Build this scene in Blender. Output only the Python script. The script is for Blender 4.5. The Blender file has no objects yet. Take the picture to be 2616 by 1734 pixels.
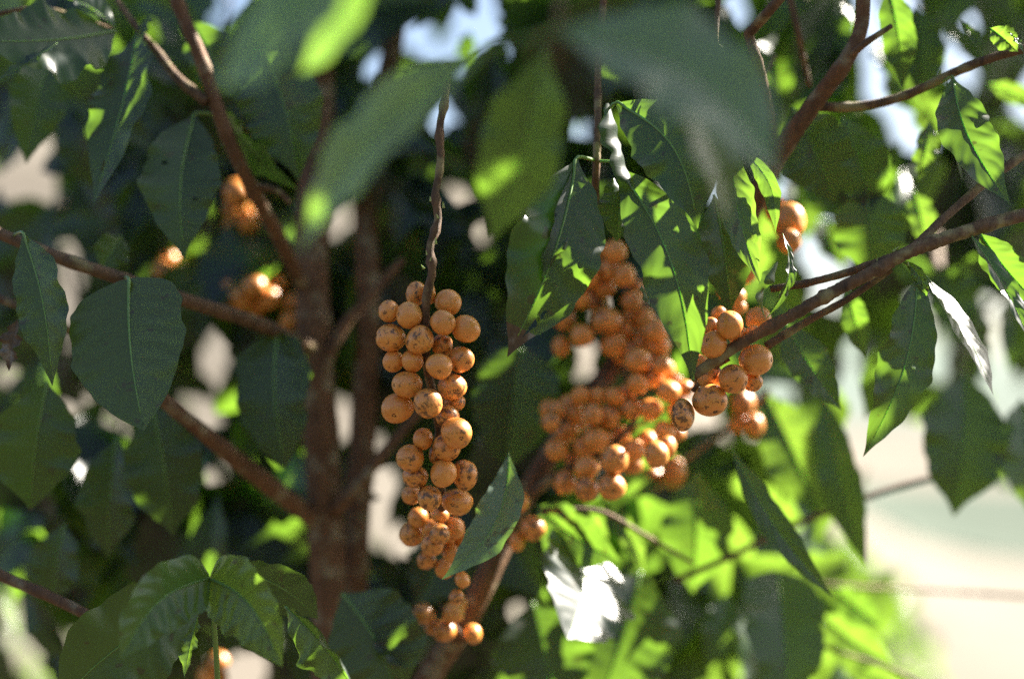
import bpy, math, random
import numpy as np
from mathutils import Vector, Matrix, Quaternion
R = math.radians
random.seed(11)
rng = np.random.default_rng(5)
sc = bpy.context.scene
COL = sc.collection

# ------------------------------------------------------------------ camera, world, sun, exposure
PITCH = R(3.0)
CAMP = Vector((0, 0, 1.5))
FWD = Vector((0, math.cos(PITCH), math.sin(PITCH)))
UP = Vector((0, -math.sin(PITCH), math.cos(PITCH)))
RIGHT = Vector((1, 0, 0))
LENS = 50.0
K = 36.0 / LENS / 2616.0
cam_d = bpy.data.cameras.new('camera')
cam = bpy.data.objects.new('camera', cam_d)
COL.objects.link(cam)
cam.location = CAMP
cam.rotation_euler = (R(90) + PITCH, 0, 0)
cam_d.lens = LENS
cam_d.sensor_width = 36
cam_d.clip_start = 0.05
cam_d.clip_end = 3000
cam_d.dof.use_dof = True
cam_d.dof.focus_distance = 0.75
cam_d.dof.aperture_fstop = 2.1
sc.camera = cam

SUN_AZ, SUN_EL = R(62), R(38)
SUN = Vector((math.sin(SUN_AZ) * math.cos(SUN_EL), math.cos(SUN_AZ) * math.cos(SUN_EL), math.sin(SUN_EL)))
w = bpy.data.worlds.new('World')
sc.world = w
w.use_nodes = True
nt = w.node_tree
sky = nt.nodes.new('ShaderNodeTexSky')
sky.sky_type = 'NISHITA'
sky.sun_disc = False
sky.sun_elevation = SUN_EL
sky.sun_rotation = SUN_AZ
sky.dust_density = 3.0
sky.ozone_density = 2.0
bg = nt.nodes['Background']
nt.links.new(sky.outputs[0], bg.inputs[0])
bg.inputs[1].default_value = 0.036
sl = bpy.data.lights.new('sun', 'SUN')
sl.energy = 5.0
sl.angle = R(0.53)
sl.color = (1.0, 0.93, 0.82)
so = bpy.data.objects.new('sun', sl)
COL.objects.link(so)
so.location = SUN * 30
so.rotation_mode = 'QUATERNION'
so.rotation_quaternion = SUN.to_track_quat('Z', 'Y')
sc.view_settings.view_transform = 'Standard'
sc.view_settings.look = 'None'
sc.view_settings.exposure = 2.85
sc.view_settings.gamma = 1
sc.render.engine = 'CYCLES'
sc.cycles.max_bounces = 8
sc.cycles.transmission_bounces = 6
sc.cycles.sample_clamp_indirect = 1.2
sc.cycles.sample_clamp_direct = 2.0
sc.cycles.use_denoising = False

# ------------------------------------------------------------------ picture coordinates -> points in space
S = 880 / 2300.0
REG = {'A': (0, 0, S), 'B': (860, 0, S), 'C': (1736, 0, S), 'D': (0, 570, S), 'E': (860, 570, S), 'F': (1736, 570, S),
       'G': (0, 1134, S), 'H': (860, 1134, S), 'I': (1736, 1134, S), 'd': (0, 0, 2616 / 2366.0),
       'M': (900, 650, 600 / 2352.0), 'N': (1300, 520, 600 / 2352.0), 'Q': (1300, 880, 600 / 2352.0), 'O': (900, 1050, 600 / 2352.0)}


def px(r, x, y):
    a = REG[r]
    return a[0] + x * a[2], a[1] + y * a[2]


def P(r, x, y, d):
    u, v = px(r, x, y)
    return CAMP + FWD * d + RIGHT * ((u - 1308) * K * d) - UP * ((v - 867) * K * d)


def size(r, n, d):
    return n * REG[r][2] * K * d


def project(pts):
    q = pts - np.array(CAMP)
    d = q @ np.array(FWD)
    return np.stack([1308 + (q @ np.array(RIGHT)) / d / K, 867 - (q @ np.array(UP)) / d / K, d], -1)


# ------------------------------------------------------------------ materials
def new_mat(name):
    m = bpy.data.materials.new(name)
    m.use_nodes = True
    n = m.node_tree
    for x in list(n.nodes):
        n.nodes.remove(x)
    return m, n, n.nodes, n.links


def node(n, t, **kw):
    x = n.nodes.new(t)
    for k, v in kw.items():
        setattr(x, k, v)
    return x


def math_n(n, op, a, b=None, clamp=False):
    x = n.nodes.new('ShaderNodeMath')
    x.operation = op
    x.use_clamp = clamp
    for i, v in enumerate((a, b)):
        if v is None:
            continue
        if isinstance(v, (int, float)):
            x.inputs[i].default_value = v
        else:
            n.links.new(v, x.inputs[i])
    return x.outputs[0]


def mixc(n, f, a, b, blend='MIX'):
    x = n.nodes.new('ShaderNodeMix')
    x.data_type = 'RGBA'
    x.blend_type = blend
    for i, v in ((0, f), (6, a), (7, b)):
        if isinstance(v, (int, float)):
            x.inputs[i].default_value = v
        elif isinstance(v, tuple):
            x.inputs[i].default_value = (*v, 1) if len(v) == 3 else v
        else:
            n.links.new(v, x.inputs[i])
    return x.outputs[2]


def leaf_material(name, base, base2, trans, rough, fac):
    m, n, N, Lk = new_mat(name)
    uv = node(n, 'ShaderNodeUVMap')
    sep = node(n, 'ShaderNodeSeparateXYZ')
    Lk.new(uv.outputs[0], sep.inputs[0])
    au = math_n(n, 'ABSOLUTE', math_n(n, 'MULTIPLY', math_n(n, 'SUBTRACT', sep.outputs[0], 0.5), 2.0))
    v = sep.outputs[1]
    # side veins curving towards the tip
    ph = math_n(n, 'SUBTRACT', math_n(n, 'MULTIPLY', v, 9.0), math_n(n, 'MULTIPLY', math_n(n, 'POWER', au, 1.4), 1.3))
    tri = math_n(n, 'ABSOLUTE', math_n(n, 'SUBTRACT', math_n(n, 'FRACT', ph), 0.5))
    vein = math_n(n, 'SUBTRACT', 1.0, math_n(n, 'MULTIPLY', tri, 11.0), clamp=True)
    mid = math_n(n, 'SUBTRACT', 1.0, math_n(n, 'MULTIPLY', au, 26.0), clamp=True)
    veins = math_n(n, 'MAXIMUM', math_n(n, 'MULTIPLY', vein, 0.6), mid)
    tc = node(n, 'ShaderNodeTexCoord')
    nz = node(n, 'ShaderNodeTexNoise')
    nz.inputs['Scale'].default_value = 55
    nz.inputs['Detail'].default_value = 5
    Lk.new(tc.outputs['Object'], nz.inputs['Vector'])
    oi = node(n, 'ShaderNodeObjectInfo')
    f = math_n(n, 'ADD', math_n(n, 'MULTIPLY', nz.outputs['Fac'], 0.7), math_n(n, 'MULTIPLY', oi.outputs['Random'], 0.5), clamp=True)
    c = mixc(n, f, base, base2)
    c = mixc(n, math_n(n, 'MULTIPLY', veins, 0.22), c, tuple(min(1, x * 1.9 + .01) for x in base2))
    # small brown blemishes with a shape of their own
    vo = node(n, 'ShaderNodeTexNoise')
    vo.inputs['Scale'].default_value = 130
    vo.inputs['Detail'].default_value = 2
    Lk.new(tc.outputs['Object'], vo.inputs['Vector'])
    sp = math_n(n, 'MULTIPLY', math_n(n, 'SUBTRACT', vo.outputs['Fac'], 0.66), 22.0, clamp=True)
    c = mixc(n, math_n(n, 'MULTIPLY', sp, 0.6), c, (0.06, 0.04, 0.02))
    t = mixc(n, f, trans, tuple(x * .72 for x in trans))
    t = mixc(n, math_n(n, 'MULTIPLY', veins, 0.3), t, tuple(x * .55 for x in trans))
    t = mixc(n, math_n(n, 'MULTIPLY', sp, 0.6), t, (0.06, 0.03, 0.01))
    bp = node(n, 'ShaderNodeBump')
    bp.inputs['Strength'].default_value = 0.11
    bp.inputs['Distance'].default_value = 0.0006
    h = math_n(n, 'SUBTRACT', math_n(n, 'MULTIPLY', nz.outputs['Fac'], 0.5), math_n(n, 'MULTIPLY', veins, 0.6))
    Lk.new(h, bp.inputs['Height'])
    pr = node(n, 'ShaderNodeBsdfPrincipled')
    Lk.new(c, pr.inputs['Base Color'])
    Lk.new(math_n(n, 'ADD', rough, math_n(n, 'MULTIPLY', nz.outputs['Fac'], 0.1)), pr.inputs['Roughness'])
    pr.inputs['Specular IOR Level'].default_value = 1.0
    Lk.new(bp.outputs[0], pr.inputs['Normal'])
    tr = node(n, 'ShaderNodeBsdfTranslucent')
    Lk.new(t, tr.inputs['Color'])
    mx = node(n, 'ShaderNodeMixShader')
    mx.inputs[0].default_value = fac
    Lk.new(pr.outputs[0], mx.inputs[1])
    Lk.new(tr.outputs[0], mx.inputs[2])
    out = node(n, 'ShaderNodeOutputMaterial')
    Lk.new(mx.outputs[0], out.inputs[0])
    return m


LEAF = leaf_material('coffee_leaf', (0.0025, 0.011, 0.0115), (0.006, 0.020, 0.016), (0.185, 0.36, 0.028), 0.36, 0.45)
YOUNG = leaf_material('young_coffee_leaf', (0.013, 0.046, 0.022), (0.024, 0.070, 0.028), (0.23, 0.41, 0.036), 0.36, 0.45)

SHEEN = leaf_material('sheen_pale_leaf', (0.075, 0.135, 0.098), (0.105, 0.17, 0.12), (0.20, 0.37, 0.04), 0.40, 0.40)  # leaf green lightened so sky sheen and overexposed glow sit in the colour


def bark_material(name, c1, c2, c3):
    m, n, N, Lk = new_mat(name)
    tc = node(n, 'ShaderNodeTexCoord')
    mp = node(n, 'ShaderNodeMapping')
    mp.inputs['Scale'].default_value = (1, 1, 0.35)
    Lk.new(tc.outputs['Object'], mp.inputs[0])
    nz = node(n, 'ShaderNodeTexNoise')
    nz.inputs['Scale'].default_value = 170
    nz.inputs['Detail'].default_value = 7
    nz.inputs['Roughness'].default_value = 0.7
    Lk.new(mp.outputs[0], nz.inputs['Vector'])
    n2 = node(n, 'ShaderNodeTexNoise')
    n2.inputs['Scale'].default_value = 75
    n2.inputs['Detail'].default_value = 3
    Lk.new(tc.outputs['Object'], n2.inputs['Vector'])
    c = mixc(n, math_n(n, 'MULTIPLY', math_n(n, 'SUBTRACT', nz.outputs['Fac'], 0.3), 2.4, clamp=True), c1, c2)
    c = mixc(n, math_n(n, 'MULTIPLY', math_n(n, 'SUBTRACT', n2.outputs['Fac'], 0.53), 8, clamp=True), c, c3)
    bp = node(n, 'ShaderNodeBump')
    bp.inputs['Strength'].default_value = 1.0
    bp.inputs['Distance'].default_value = 0.0025
    Lk.new(nz.outputs['Fac'], bp.inputs['Height'])
    pr = node(n, 'ShaderNodeBsdfPrincipled')
    Lk.new(c, pr.inputs['Base Color'])
    pr.inputs['Roughness'].default_value = 0.75
    Lk.new(bp.outputs[0], pr.inputs['Normal'])
    out = node(n, 'ShaderNodeOutputMaterial')
    Lk.new(pr.outputs[0], out.inputs[0])
    return m


BARK = bark_material('coffee_bark', (0.060, 0.026, 0.010), (0.20, 0.095, 0.038), (0.22, 0.17, 0.10))
TWIG = bark_material('coffee_twig', (0.035, 0.019, 0.009), (0.20, 0.108, 0.05), (0.24, 0.19, 0.085))
DRY = bark_material('dried_leaf', (0.05, 0.035, 0.022), (0.16, 0.10, 0.05), (0.24, 0.21, 0.17))


def green_material(name, col, tr_col):
    m, n, N, Lk = new_mat(name)
    pr = node(n, 'ShaderNodeBsdfPrincipled')
    tc = node(n, 'ShaderNodeTexCoord')
    nz = node(n, 'ShaderNodeTexNoise')
    nz.inputs['Scale'].default_value = 90
    Lk.new(tc.outputs['Object'], nz.inputs['Vector'])
    c = mixc(n, nz.outputs['Fac'], col, tuple(x * 1.6 for x in col))
    Lk.new(c, pr.inputs['Base Color'])
    pr.inputs['Roughness'].default_value = 0.4
    pr.inputs['Subsurface Weight'].default_value = 0.25
    pr.inputs['Subsurface Radius'].default_value = tr_col
    pr.inputs['Subsurface Scale'].default_value = 0.003
    out = node(n, 'ShaderNodeOutputMaterial')
    Lk.new(pr.outputs[0], out.inputs[0])
    return m


RIB = green_material('leaf_midrib', (0.10, 0.17, 0.04), (.5, 1, .2))
BUD = green_material('green_bud', (0.22, 0.25, 0.08), (.7, 1, .3))


def cherry_material():
    m, n, N, Lk = new_mat('cherry_skin')
    tc = node(n, 'ShaderNodeTexCoord')
    oi = node(n, 'ShaderNodeObjectInfo')
    off = node(n, 'ShaderNodeVectorMath')
    off.operation = 'ADD'
    Lk.new(tc.outputs['Object'], off.inputs[0])
    cx = node(n, 'ShaderNodeCombineXYZ')
    for i in range(3):
        Lk.new(math_n(n, 'MULTIPLY', oi.outputs['Random'], 17.0 + 9 * i), cx.inputs[i])
    Lk.new(cx.outputs[0], off.inputs[1])
    nz = node(n, 'ShaderNodeTexNoise')
    nz.inputs['Scale'].default_value = 1.6
    nz.inputs['Detail'].default_value = 4
    Lk.new(off.outputs[0], nz.inputs['Vector'])
    fine = node(n, 'ShaderNodeTexNoise')
    fine.inputs['Scale'].default_value = 9
    fine.inputs['Detail'].default_value = 5
    fine.inputs['Roughness'].default_value = 0.75
    Lk.new(off.outputs[0], fine.inputs['Vector'])
    blot = node(n, 'ShaderNodeTexNoise')
    blot.inputs['Scale'].default_value = 2.3
    blot.inputs['Detail'].default_value = 6
    blot.inputs['Roughness'].default_value = 0.68
    Lk.new(off.outputs[0], blot.inputs['Vector'])
    f = math_n(n, 'ADD', math_n(n, 'MULTIPLY', nz.outputs['Fac'], 0.8), math_n(n, 'MULTIPLY', oi.outputs['Random'], 0.35), clamp=True)
    c = mixc(n, f, (0.60, 0.195, 0.026), (0.78, 0.33, 0.068))
    pale = math_n(n, 'MULTIPLY', math_n(n, 'SUBTRACT', fine.outputs['Fac'], 0.50), 3.0, clamp=True)
    c = mixc(n, math_n(n, 'MULTIPLY', pale, 0.40), c, (0.82, 0.52, 0.24))
    dark = math_n(n, 'MULTIPLY', math_n(n, 'SUBTRACT', blot.outputs['Fac'], math_n(n, 'ADD', 0.475, math_n(n, 'MULTIPLY', math_n(n, 'FRACT', math_n(n, 'MULTIPLY', oi.outputs['Random'], 7.3)), 0.16))), 13, clamp=True)
    c = mixc(n, math_n(n, 'MULTIPLY', dark, 0.82), c, (0.045, 0.022, 0.010))
    pr = node(n, 'ShaderNodeBsdfPrincipled')
    Lk.new(c, pr.inputs['Base Color'])
    Lk.new(math_n(n, 'ADD', 0.36, math_n(n, 'MULTIPLY', pale, 0.2)), pr.inputs['Roughness'])
    pr.inputs['Coat Weight'].default_value = 0.35
    pr.inputs['Coat Roughness'].default_value = 0.3
    pr.inputs['Subsurface Weight'].default_value = 0.15
    pr.inputs['Subsurface Radius'].default_value = (1.0, 0.35, 0.10)
    pr.inputs['Subsurface Scale'].default_value = 0.004
    bp = node(n, 'ShaderNodeBump')
    bp.inputs['Strength'].default_value = 0.25
    bp.inputs['Distance'].default_value = 0.0006
    Lk.new(fine.outputs['Fac'], bp.inputs['Height'])
    Lk.new(bp.outputs[0], pr.inputs['Normal'])
    out = node(n, 'ShaderNodeOutputMaterial')
    Lk.new(pr.outputs[0], out.inputs[0])
    return m


CHERRY = cherry_material()
CALYX = bark_material('cherry_calyx', (0.03, 0.015, 0.008), (0.10, 0.05, 0.02), (0.2, 0.12, 0.05))


def ground_material(name, cols, scale):
    m, n, N, Lk = new_mat(name)
    tc = node(n, 'ShaderNodeTexCoord')
    nz = node(n, 'ShaderNodeTexNoise')
    nz.inputs['Scale'].default_value = scale
    nz.inputs['Detail'].default_value = 8
    Lk.new(tc.outputs['Object'], nz.inputs['Vector'])
    n2 = node(n, 'ShaderNodeTexNoise')
    n2.inputs['Scale'].default_value = scale * 6
    n2.inputs['Detail'].default_value = 6
    Lk.new(tc.outputs['Object'], n2.inputs['Vector'])
    c = mixc(n, math_n(n, 'MULTIPLY', math_n(n, 'SUBTRACT', nz.outputs['Fac'], 0.35), 3.0, clamp=True), cols[0], cols[1])
    c = mixc(n, math_n(n, 'MULTIPLY', math_n(n, 'SUBTRACT', n2.outputs['Fac'], 0.52), 4.0, clamp=True), c, cols[2])
    pr = node(n, 'ShaderNodeBsdfPrincipled')
    Lk.new(c, pr.inputs['Base Color'])
    pr.inputs['Roughness'].default_value = 0.95
    pr.inputs['Specular IOR Level'].default_value = 0.0
    out = node(n, 'ShaderNodeOutputMaterial')
    Lk.new(pr.outputs[0], out.inputs[0])
    return m


# ------------------------------------------------------------------ object helpers
def mesh_obj(name, verts, faces, mat, parent=None, uvs=None, smooth=True):
    me = bpy.data.meshes.new(name)
    me.from_pydata([tuple(v) for v in verts], [], faces)
    if uvs is not None:
        ul = me.uv_layers.new(name='UVMap')
        li = np.empty(len(me.loops), dtype=np.int32)
        me.loops.foreach_get('vertex_index', li)
        ul.data.foreach_set('uv', np.asarray(uvs, dtype=np.float32)[li].ravel())
    if smooth:
        me.polygons.foreach_set('use_smooth', [True] * len(me.polygons))
    for m in (mat if isinstance(mat, (list, tuple)) else [mat]):
        me.materials.append(m)
    me.update()
    o = bpy.data.objects.new(name, me)
    COL.objects.link(o)
    if parent is not None:
        o.parent = parent
        o.matrix_parent_inverse = Matrix.Translation(-parent.location)
    return o


def tag(o, label=None, cat=None, group=None, kind=None):
    for k, v in (('label', label), ('category', cat), ('group', group), ('kind', kind)):
        if v:
            o[k] = v
    return o


def thing(name, label, cat, loc, group=None):
    o = bpy.data.objects.new(name, None)
    COL.objects.link(o)
    o.location = loc
    o.empty_display_size = 0.02
    return tag(o, label, cat, group)


def spline(pts, n):
    """Catmull-Rom through pts, n samples."""
    p = [np.array(q, float) for q in pts]
    p = [2 * p[0] - p[1]] + p + [2 * p[-1] - p[-2]]
    out = []
    segs = len(p) - 3
    for i in range(n):
        s = i / (n - 1) * segs
        k = min(int(s), segs - 1)
        t = s - k
        a, b, c, d = p[k:k + 4]
        out.append(0.5 * ((2 * b) + (-a + c) * t + (2 * a - 5 * b + 4 * c - d) * t * t + (-a + 3 * b - 3 * c + d) * t ** 3))
    return np.array(out)


def tube_geo(pts, r0, r1, n=40, sides=10, knots=0.0, knot_every=0.028, wobble=0.0, seed=0):
    rg = np.random.default_rng(seed)
    c = spline(pts, n)
    seg = np.linalg.norm(np.diff(c, axis=0), axis=1)
    s = np.concatenate([[0], np.cumsum(seg)])
    tan = np.gradient(c, axis=0)
    tan /= np.linalg.norm(tan, axis=1)[:, None] + 1e-12
    ref = np.array([0.0, -1.0, 0.05])
    V, F = [], []
    for i in range(n):
        t = i / (n - 1)
        r = r0 + (r1 - r0) * t
        if knots:
            q = (s[i] / knot_every) % 1.0
            r *= 1 + knots * math.exp(-((q - 0.5) / 0.09) ** 2)
        a = ref - tan[i] * (ref @ tan[i])
        a /= np.linalg.norm(a)
        b = np.cross(tan[i], a)
        for j in range(sides):
            th = 2 * math.pi * j / sides
            rr = r * (1 + wobble * (rg.random() - .5) * 2)
            V.append(c[i] + (a * math.cos(th) + b * math.sin(th)) * rr)
    for i in range(n - 1):
        for j in range(sides):
            j2 = (j + 1) % sides
            F.append((i * sides + j, i * sides + j2, (i + 1) * sides + j2, (i + 1) * sides + j))
    for e, rev in ((0, False), (n - 1, True)):
        f = [e * sides + j for j in range(sides)]
        F.append(tuple(f if rev else f[::-1]))
    return V, F


def tube(name, pts, r0, r1, mat, parent, **kw):
    V, F = tube_geo(pts, r0, r1, **kw)
    return mesh_obj(name, V, F, mat, parent)


GLINT = np.array(SUN) - np.array(FWD)
GLINT /= np.linalg.norm(GLINT)
PROF_T = np.array([0, .03, .08, .15, .25, .36, .48, .60, .70, .79, .86, .91, .95, .98, 1.0])
PROF_W = np.array([.03, .07, .24, .50, .78, .95, 1.0, .95, .80, .58, .36, .20, .10, .045, .0])
ROUND_T = np.array([0, .02, .06, .12, .22, .35, .50, .64, .76, .85, .92, .97, 1.0])
ROUND_W = np.array([.10, .30, .58, .80, .96, 1.0, .97, .87, .69, .48, .27, .10, .0])


def smooth_interp(t, T, Wd):
    # monotone-ish smooth interpolation: average of three shifted linear lookups
    e = 0.02
    return (np.interp(np.clip(t - e, 0, 1), T, Wd) + np.interp(t, T, Wd) * 2 + np.interp(np.clip(t + e, 0, 1), T, Wd)) / 4


def leaf_geo(B, T, hw, roll=0., nref=None, face=False, bend=0., arch=0.08, foldL=12., foldR=12., curlL=0., curlR=0., wave=.10, freq=3.5,
             seed=0, nt_=40, nu=14, shape='p', pucker=0.0005, nib=.03, twist=0., holes=(), sag=0.):
    """A leaf blade from base B to tip T. Returns verts, faces, uvs, midrib points."""
    rg = np.random.default_rng(seed)
    B, T = np.array(B, float), np.array(T, float)
    ax = T - B
    Ln = np.linalg.norm(ax)
    a = ax / Ln
    n0 = np.array(GLINT if face else nref if nref is not None else -FWD, float)
    n0 = n0 - a * (n0 @ a)
    n0 /= np.linalg.norm(n0)
    side0 = np.cross(n0, a)
    t = np.linspace(0, 1, nt_)
    u = np.linspace(-1, 1, nu * 2 + 1)
    Tt, Wd = (PROF_T, PROF_W) if shape == 'p' else (ROUND_T, ROUND_W)
    wid = smooth_interp(t, Tt, Wd) * hw
    wid[-1] = 0
    mid = B + np.outer(t, ax) + np.outer(bend * Ln * np.sin(math.pi * t), side0) + np.outer(arch * Ln * np.sin(math.pi * t), n0)
    phL, phR = rg.random() * 6.28, rg.random() * 6.28
    f2 = freq * (1.7 + rg.random())
    V, UV = [], []
    for i in range(nt_):
        rho = roll + math.radians(twist) * (t[i] - .5)
        sd = side0 * math.cos(rho) + n0 * math.sin(rho)
        nn = n0 * math.cos(rho) - side0 * math.sin(rho)
        tj = min(i + 1, nt_ - 1)
        ti = max(i - 1, 0)
        tg = mid[tj] - mid[ti]
        tg /= np.linalg.norm(tg)
        sd = sd - tg * (sd @ tg)
        sd /= np.linalg.norm(sd)
        nn = np.cross(tg, sd)
        row = {}
        for sgn in (-1, 1):
            fold = math.radians(foldL if sgn < 0 else foldR)
            curl = math.radians(curlL if sgn < 0 else curlR)
            ph = phL if sgn < 0 else phR
            wl = wid[i] * (1 + nib * (1.3 * math.sin(t[i] * 17 + ph * 3) + .7 * math.sin(t[i] * 31 + ph * 2) + .5 * math.sin(t[i] * 57 + ph)))
            x = y = 0.0
            row[0] = (0.0, 0.0)
            for k in range(1, nu + 1):
                q = k / nu
                th = fold + curl * q * q
                x += math.cos(th) / nu
                y += math.sin(th) / nu
                wv = wave * (q ** 2) * (math.sin(t[i] * freq * 6.283 + ph) + .45 * math.sin(t[i] * f2 * 6.283 + ph * 2)) * math.sin(math.pi * min(1, t[i] * 1.05)) ** .5
                vp = (t[i] * 9 - q ** 1.4 * 1.3) % 1.0
                pk = pucker * math.sin(vp * math.pi) * math.sin(math.pi * q) / max(hw, 1e-6)
                row[sgn * k] = (sgn * x * wl, (y + wv + pk) * wl)
        for k in range(-nu, nu + 1):
            sx, ny = row[k]
            V.append(mid[i] + sd * sx + nn * ny)
            UV.append((0.5 + 0.5 * k / nu, t[i]))
    W = 2 * nu + 1
    F = []
    for i in range(nt_ - 1):
        for k in range(W - 1):
            uc, tcn = (k + .5) / nu - 1, (t[i] + t[i + 1]) / 2
            skip = False
            for (hu, ht, ru, rt) in holes:
                jag = 1 + .28 * math.sin(9 * math.atan2((tcn - ht) / rt, (uc - hu) / ru) + 1.3) + .2 * rg.random()
                if ((uc - hu) / ru) ** 2 + ((tcn - ht) / rt) ** 2 < jag * .85:
                    skip = True
            if not skip:
                F.append((i * W + k, i * W + k + 1, (i + 1) * W + k + 1, (i + 1) * W + k))
    return V, F, UV, mid


EDGE = []         # rims the sun must reach
SHADE = []        # sample points that the crown overhead keeps in shade
GX, GY = 327, 217
cover_front = np.zeros((GY, GX), bool)


def leaf(parent, r, bx, by, tx, ty, hw, db, dt, roll=0., mat=None, label=None, stalk=None, tip=None, app=True, rib=True, lit=False, **kw):
    """One leaf traced between two picture points at depths db and dt (metres from the lens)."""
    B, T = P(r, bx, by, db), P(r, tx, ty, dt)
    h = size(r, hw, (db + dt) / 2)
    kw['wave'] = kw.get('wave', .10) * (1.0 if kw.get('face') or kw.get('shape') == 'r' else 1.55)
    kw.setdefault('nib', .045)
    if app:
        h /= max(math.cos(math.radians(roll)), .5)
    V, F, UV, mid = leaf_geo(B, T, h, roll=math.radians(roll), **kw)
    if not lit:
        SHADE.extend(V[::11])
    if tip is not None:
        keep = [f for f in F if UV[f[0]][1] < tip]
        dry = [f for f in F if UV[f[0]][1] >= tip]
    else:
        keep, dry = F, []
    o = mesh_obj('leaf', V, keep, mat or LEAF, parent, UV)
    if label:
        o['label'] = label
    if dry:
        used = sorted({i for f in dry for i in f})
        mp = {v: i for i, v in enumerate(used)}
        mesh_obj('dried_tip', [V[i] for i in used], [tuple(mp[i] for i in f) for f in dry], DRY, o)
    if rib:
        m = mid[: int(len(mid) * .9)]
        pts = [m[int(j)] for j in np.linspace(0, len(m) - 1, 9)]
        if stalk is not None:
            pts = [np.array(stalk)] + pts
        r0 = min(.0011, h * .05)
        V2, F2 = tube_geo(pts, r0, r0 * .25, n=30, sides=6)
        mesh_obj('midrib', V2, F2, RIB, o)
    return o


def rolled_edge(o, r, pts, hw, seed=0, mat=None, width=None):
    """The rim of a leaf that rolls over and turns its glossy face to the sun."""
    q = spline([P(r, x, y, d) for x, y, d in pts], 30)
    n = len(q)
    rg = np.random.default_rng(seed)
    ph = rg.random(3) * 6.28
    V, F, UV = [], [], []
    nu = 8
    for i in range(n):
        t = i / (n - 1)
        tg = q[min(i + 1, n - 1)] - q[max(i - 1, 0)]
        tg /= np.linalg.norm(tg)
        nn = GLINT - tg * (GLINT @ tg)
        nn /= np.linalg.norm(nn)
        sd = np.cross(nn, tg)
        if i % 2 == 0:
            EDGE.append((q[i].copy(), size(r, hw, pts[0][2]) * .9))
        h = size(r, hw, pts[0][2]) * 1.7 * (math.sin(math.pi * min(1, t * .96 + .02)) ** .6) * (1 + .28 * math.sin(t * 14 + ph[0]) + .14 * math.sin(t * 31 + ph[1]))
        for k in range(nu + 1):
            u = k / nu * 2 - 1
            V.append(q[i] + sd * u * h - nn * (u * u * .35 + .10 * math.sin(t * 17 + ph[2] + u)) * h)
            UV.append((.55 + .4 * k / nu, t))
    for i in range(n - 1):
        for k in range(nu):
            F.append((i * (nu + 1) + k, i * (nu + 1) + k + 1, (i + 1) * (nu + 1) + k + 1, (i + 1) * (nu + 1) + k))
    return mesh_obj('rolled_edge', V, F, mat or LEAF, o, UV)


# ------------------------------------------------------------------ the setting: ground, grass, far hill
def height(x, y):
    bank = 5.0 / (1 + np.exp(np.minimum(-(y - 10.5) / 2.0, 60))) / (1 + np.exp(np.minimum((x - 0.3 - .12 * y) * 1.4, 60)))
    und = .12 * np.sin(x * .31 + 1) * np.sin(y * .23) * np.clip((y - 4) / 10, 0, 1)
    return bank + und


ax_ = np.concatenate([np.linspace(-600, -30, 20), np.linspace(-28, 28, 80), np.linspace(30, 600, 20)])
ay_ = np.concatenate([np.linspace(-300, -20, 12), np.linspace(-18, 40, 90), np.linspace(44, 900, 24)])
V, F = [], []
for yy in ay_:
    for xx in ax_:
        V.append((xx, yy, float(height(np.array(xx), np.array(yy)))))
nx = len(ax_)
for j in range(len(ay_) - 1):
    for i in range(nx - 1):
        F.append((j * nx + i, j * nx + i + 1, (j + 1) * nx + i + 1, (j + 1) * nx + i))
g = mesh_obj('ground', V, F, ground_material('dry_earth', ((0.125, 0.112, 0.096), (0.15, 0.137, 0.118), (0.105, 0.10, 0.078)), .35))
tag(g, kind='structure')
V, F = [], []
gx, gy = np.linspace(2.5, 40, 50), np.linspace(13, 30, 24)
for yy in gy:
    for xx in gx:
        V.append((xx, yy + 1.2 * math.sin(xx * .4), float(height(np.array(xx), np.array(yy + 1.2 * math.sin(xx * .4)))) + .012))
for j in range(23):
    for i in range(49):
        F.append((j * 50 + i, j * 50 + i + 1, (j + 1) * 50 + i + 1, (j + 1) * 50 + i))
g = mesh_obj('grass_field', V, F, ground_material('field_grass', ((0.066, 0.082, 0.068), (0.088, 0.10, 0.085), (0.058, 0.076, 0.055)), 1.2))
tag(g, kind='structure')
V, F = [], []
for j, yy in enumerate(np.linspace(140, 420, 16)):
    for i, xx in enumerate(np.linspace(-400, 400, 60)):
        rise = math.sin(math.pi * j / 15) ** .8
        V.append((xx, yy, -1 + rise * (13 + 7 * math.sin(xx * .013 + 2) + 3 * math.sin(xx * .041) + 1.5 * math.sin(xx * .11))))
for j in range(15):
    for i in range(59):
        F.append((j * 60 + i, j * 60 + i + 1, (j + 1) * 60 + i + 1, (j + 1) * 60 + i))
g = mesh_obj('hill', V, F, ground_material('hill_scrub', ((0.11, 0.14, 0.125), (0.15, 0.16, 0.14), (0.09, 0.12, 0.10)), .03))
tag(g, kind='structure')

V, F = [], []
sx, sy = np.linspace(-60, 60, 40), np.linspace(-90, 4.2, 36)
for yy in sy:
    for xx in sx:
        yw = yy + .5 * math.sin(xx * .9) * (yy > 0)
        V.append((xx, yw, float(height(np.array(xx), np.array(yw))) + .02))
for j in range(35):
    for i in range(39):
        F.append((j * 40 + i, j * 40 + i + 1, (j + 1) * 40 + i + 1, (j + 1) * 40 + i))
g = mesh_obj('shade_ground', V, F, ground_material('shade_dark_ground', ((0.045, 0.033, 0.023), (0.07, 0.052, 0.036), (0.03, 0.032, 0.02)), 3.0))  # unseen dark sheet added in place of the bush's shade, cuts ground bounce
tag(g, kind='structure')

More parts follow.
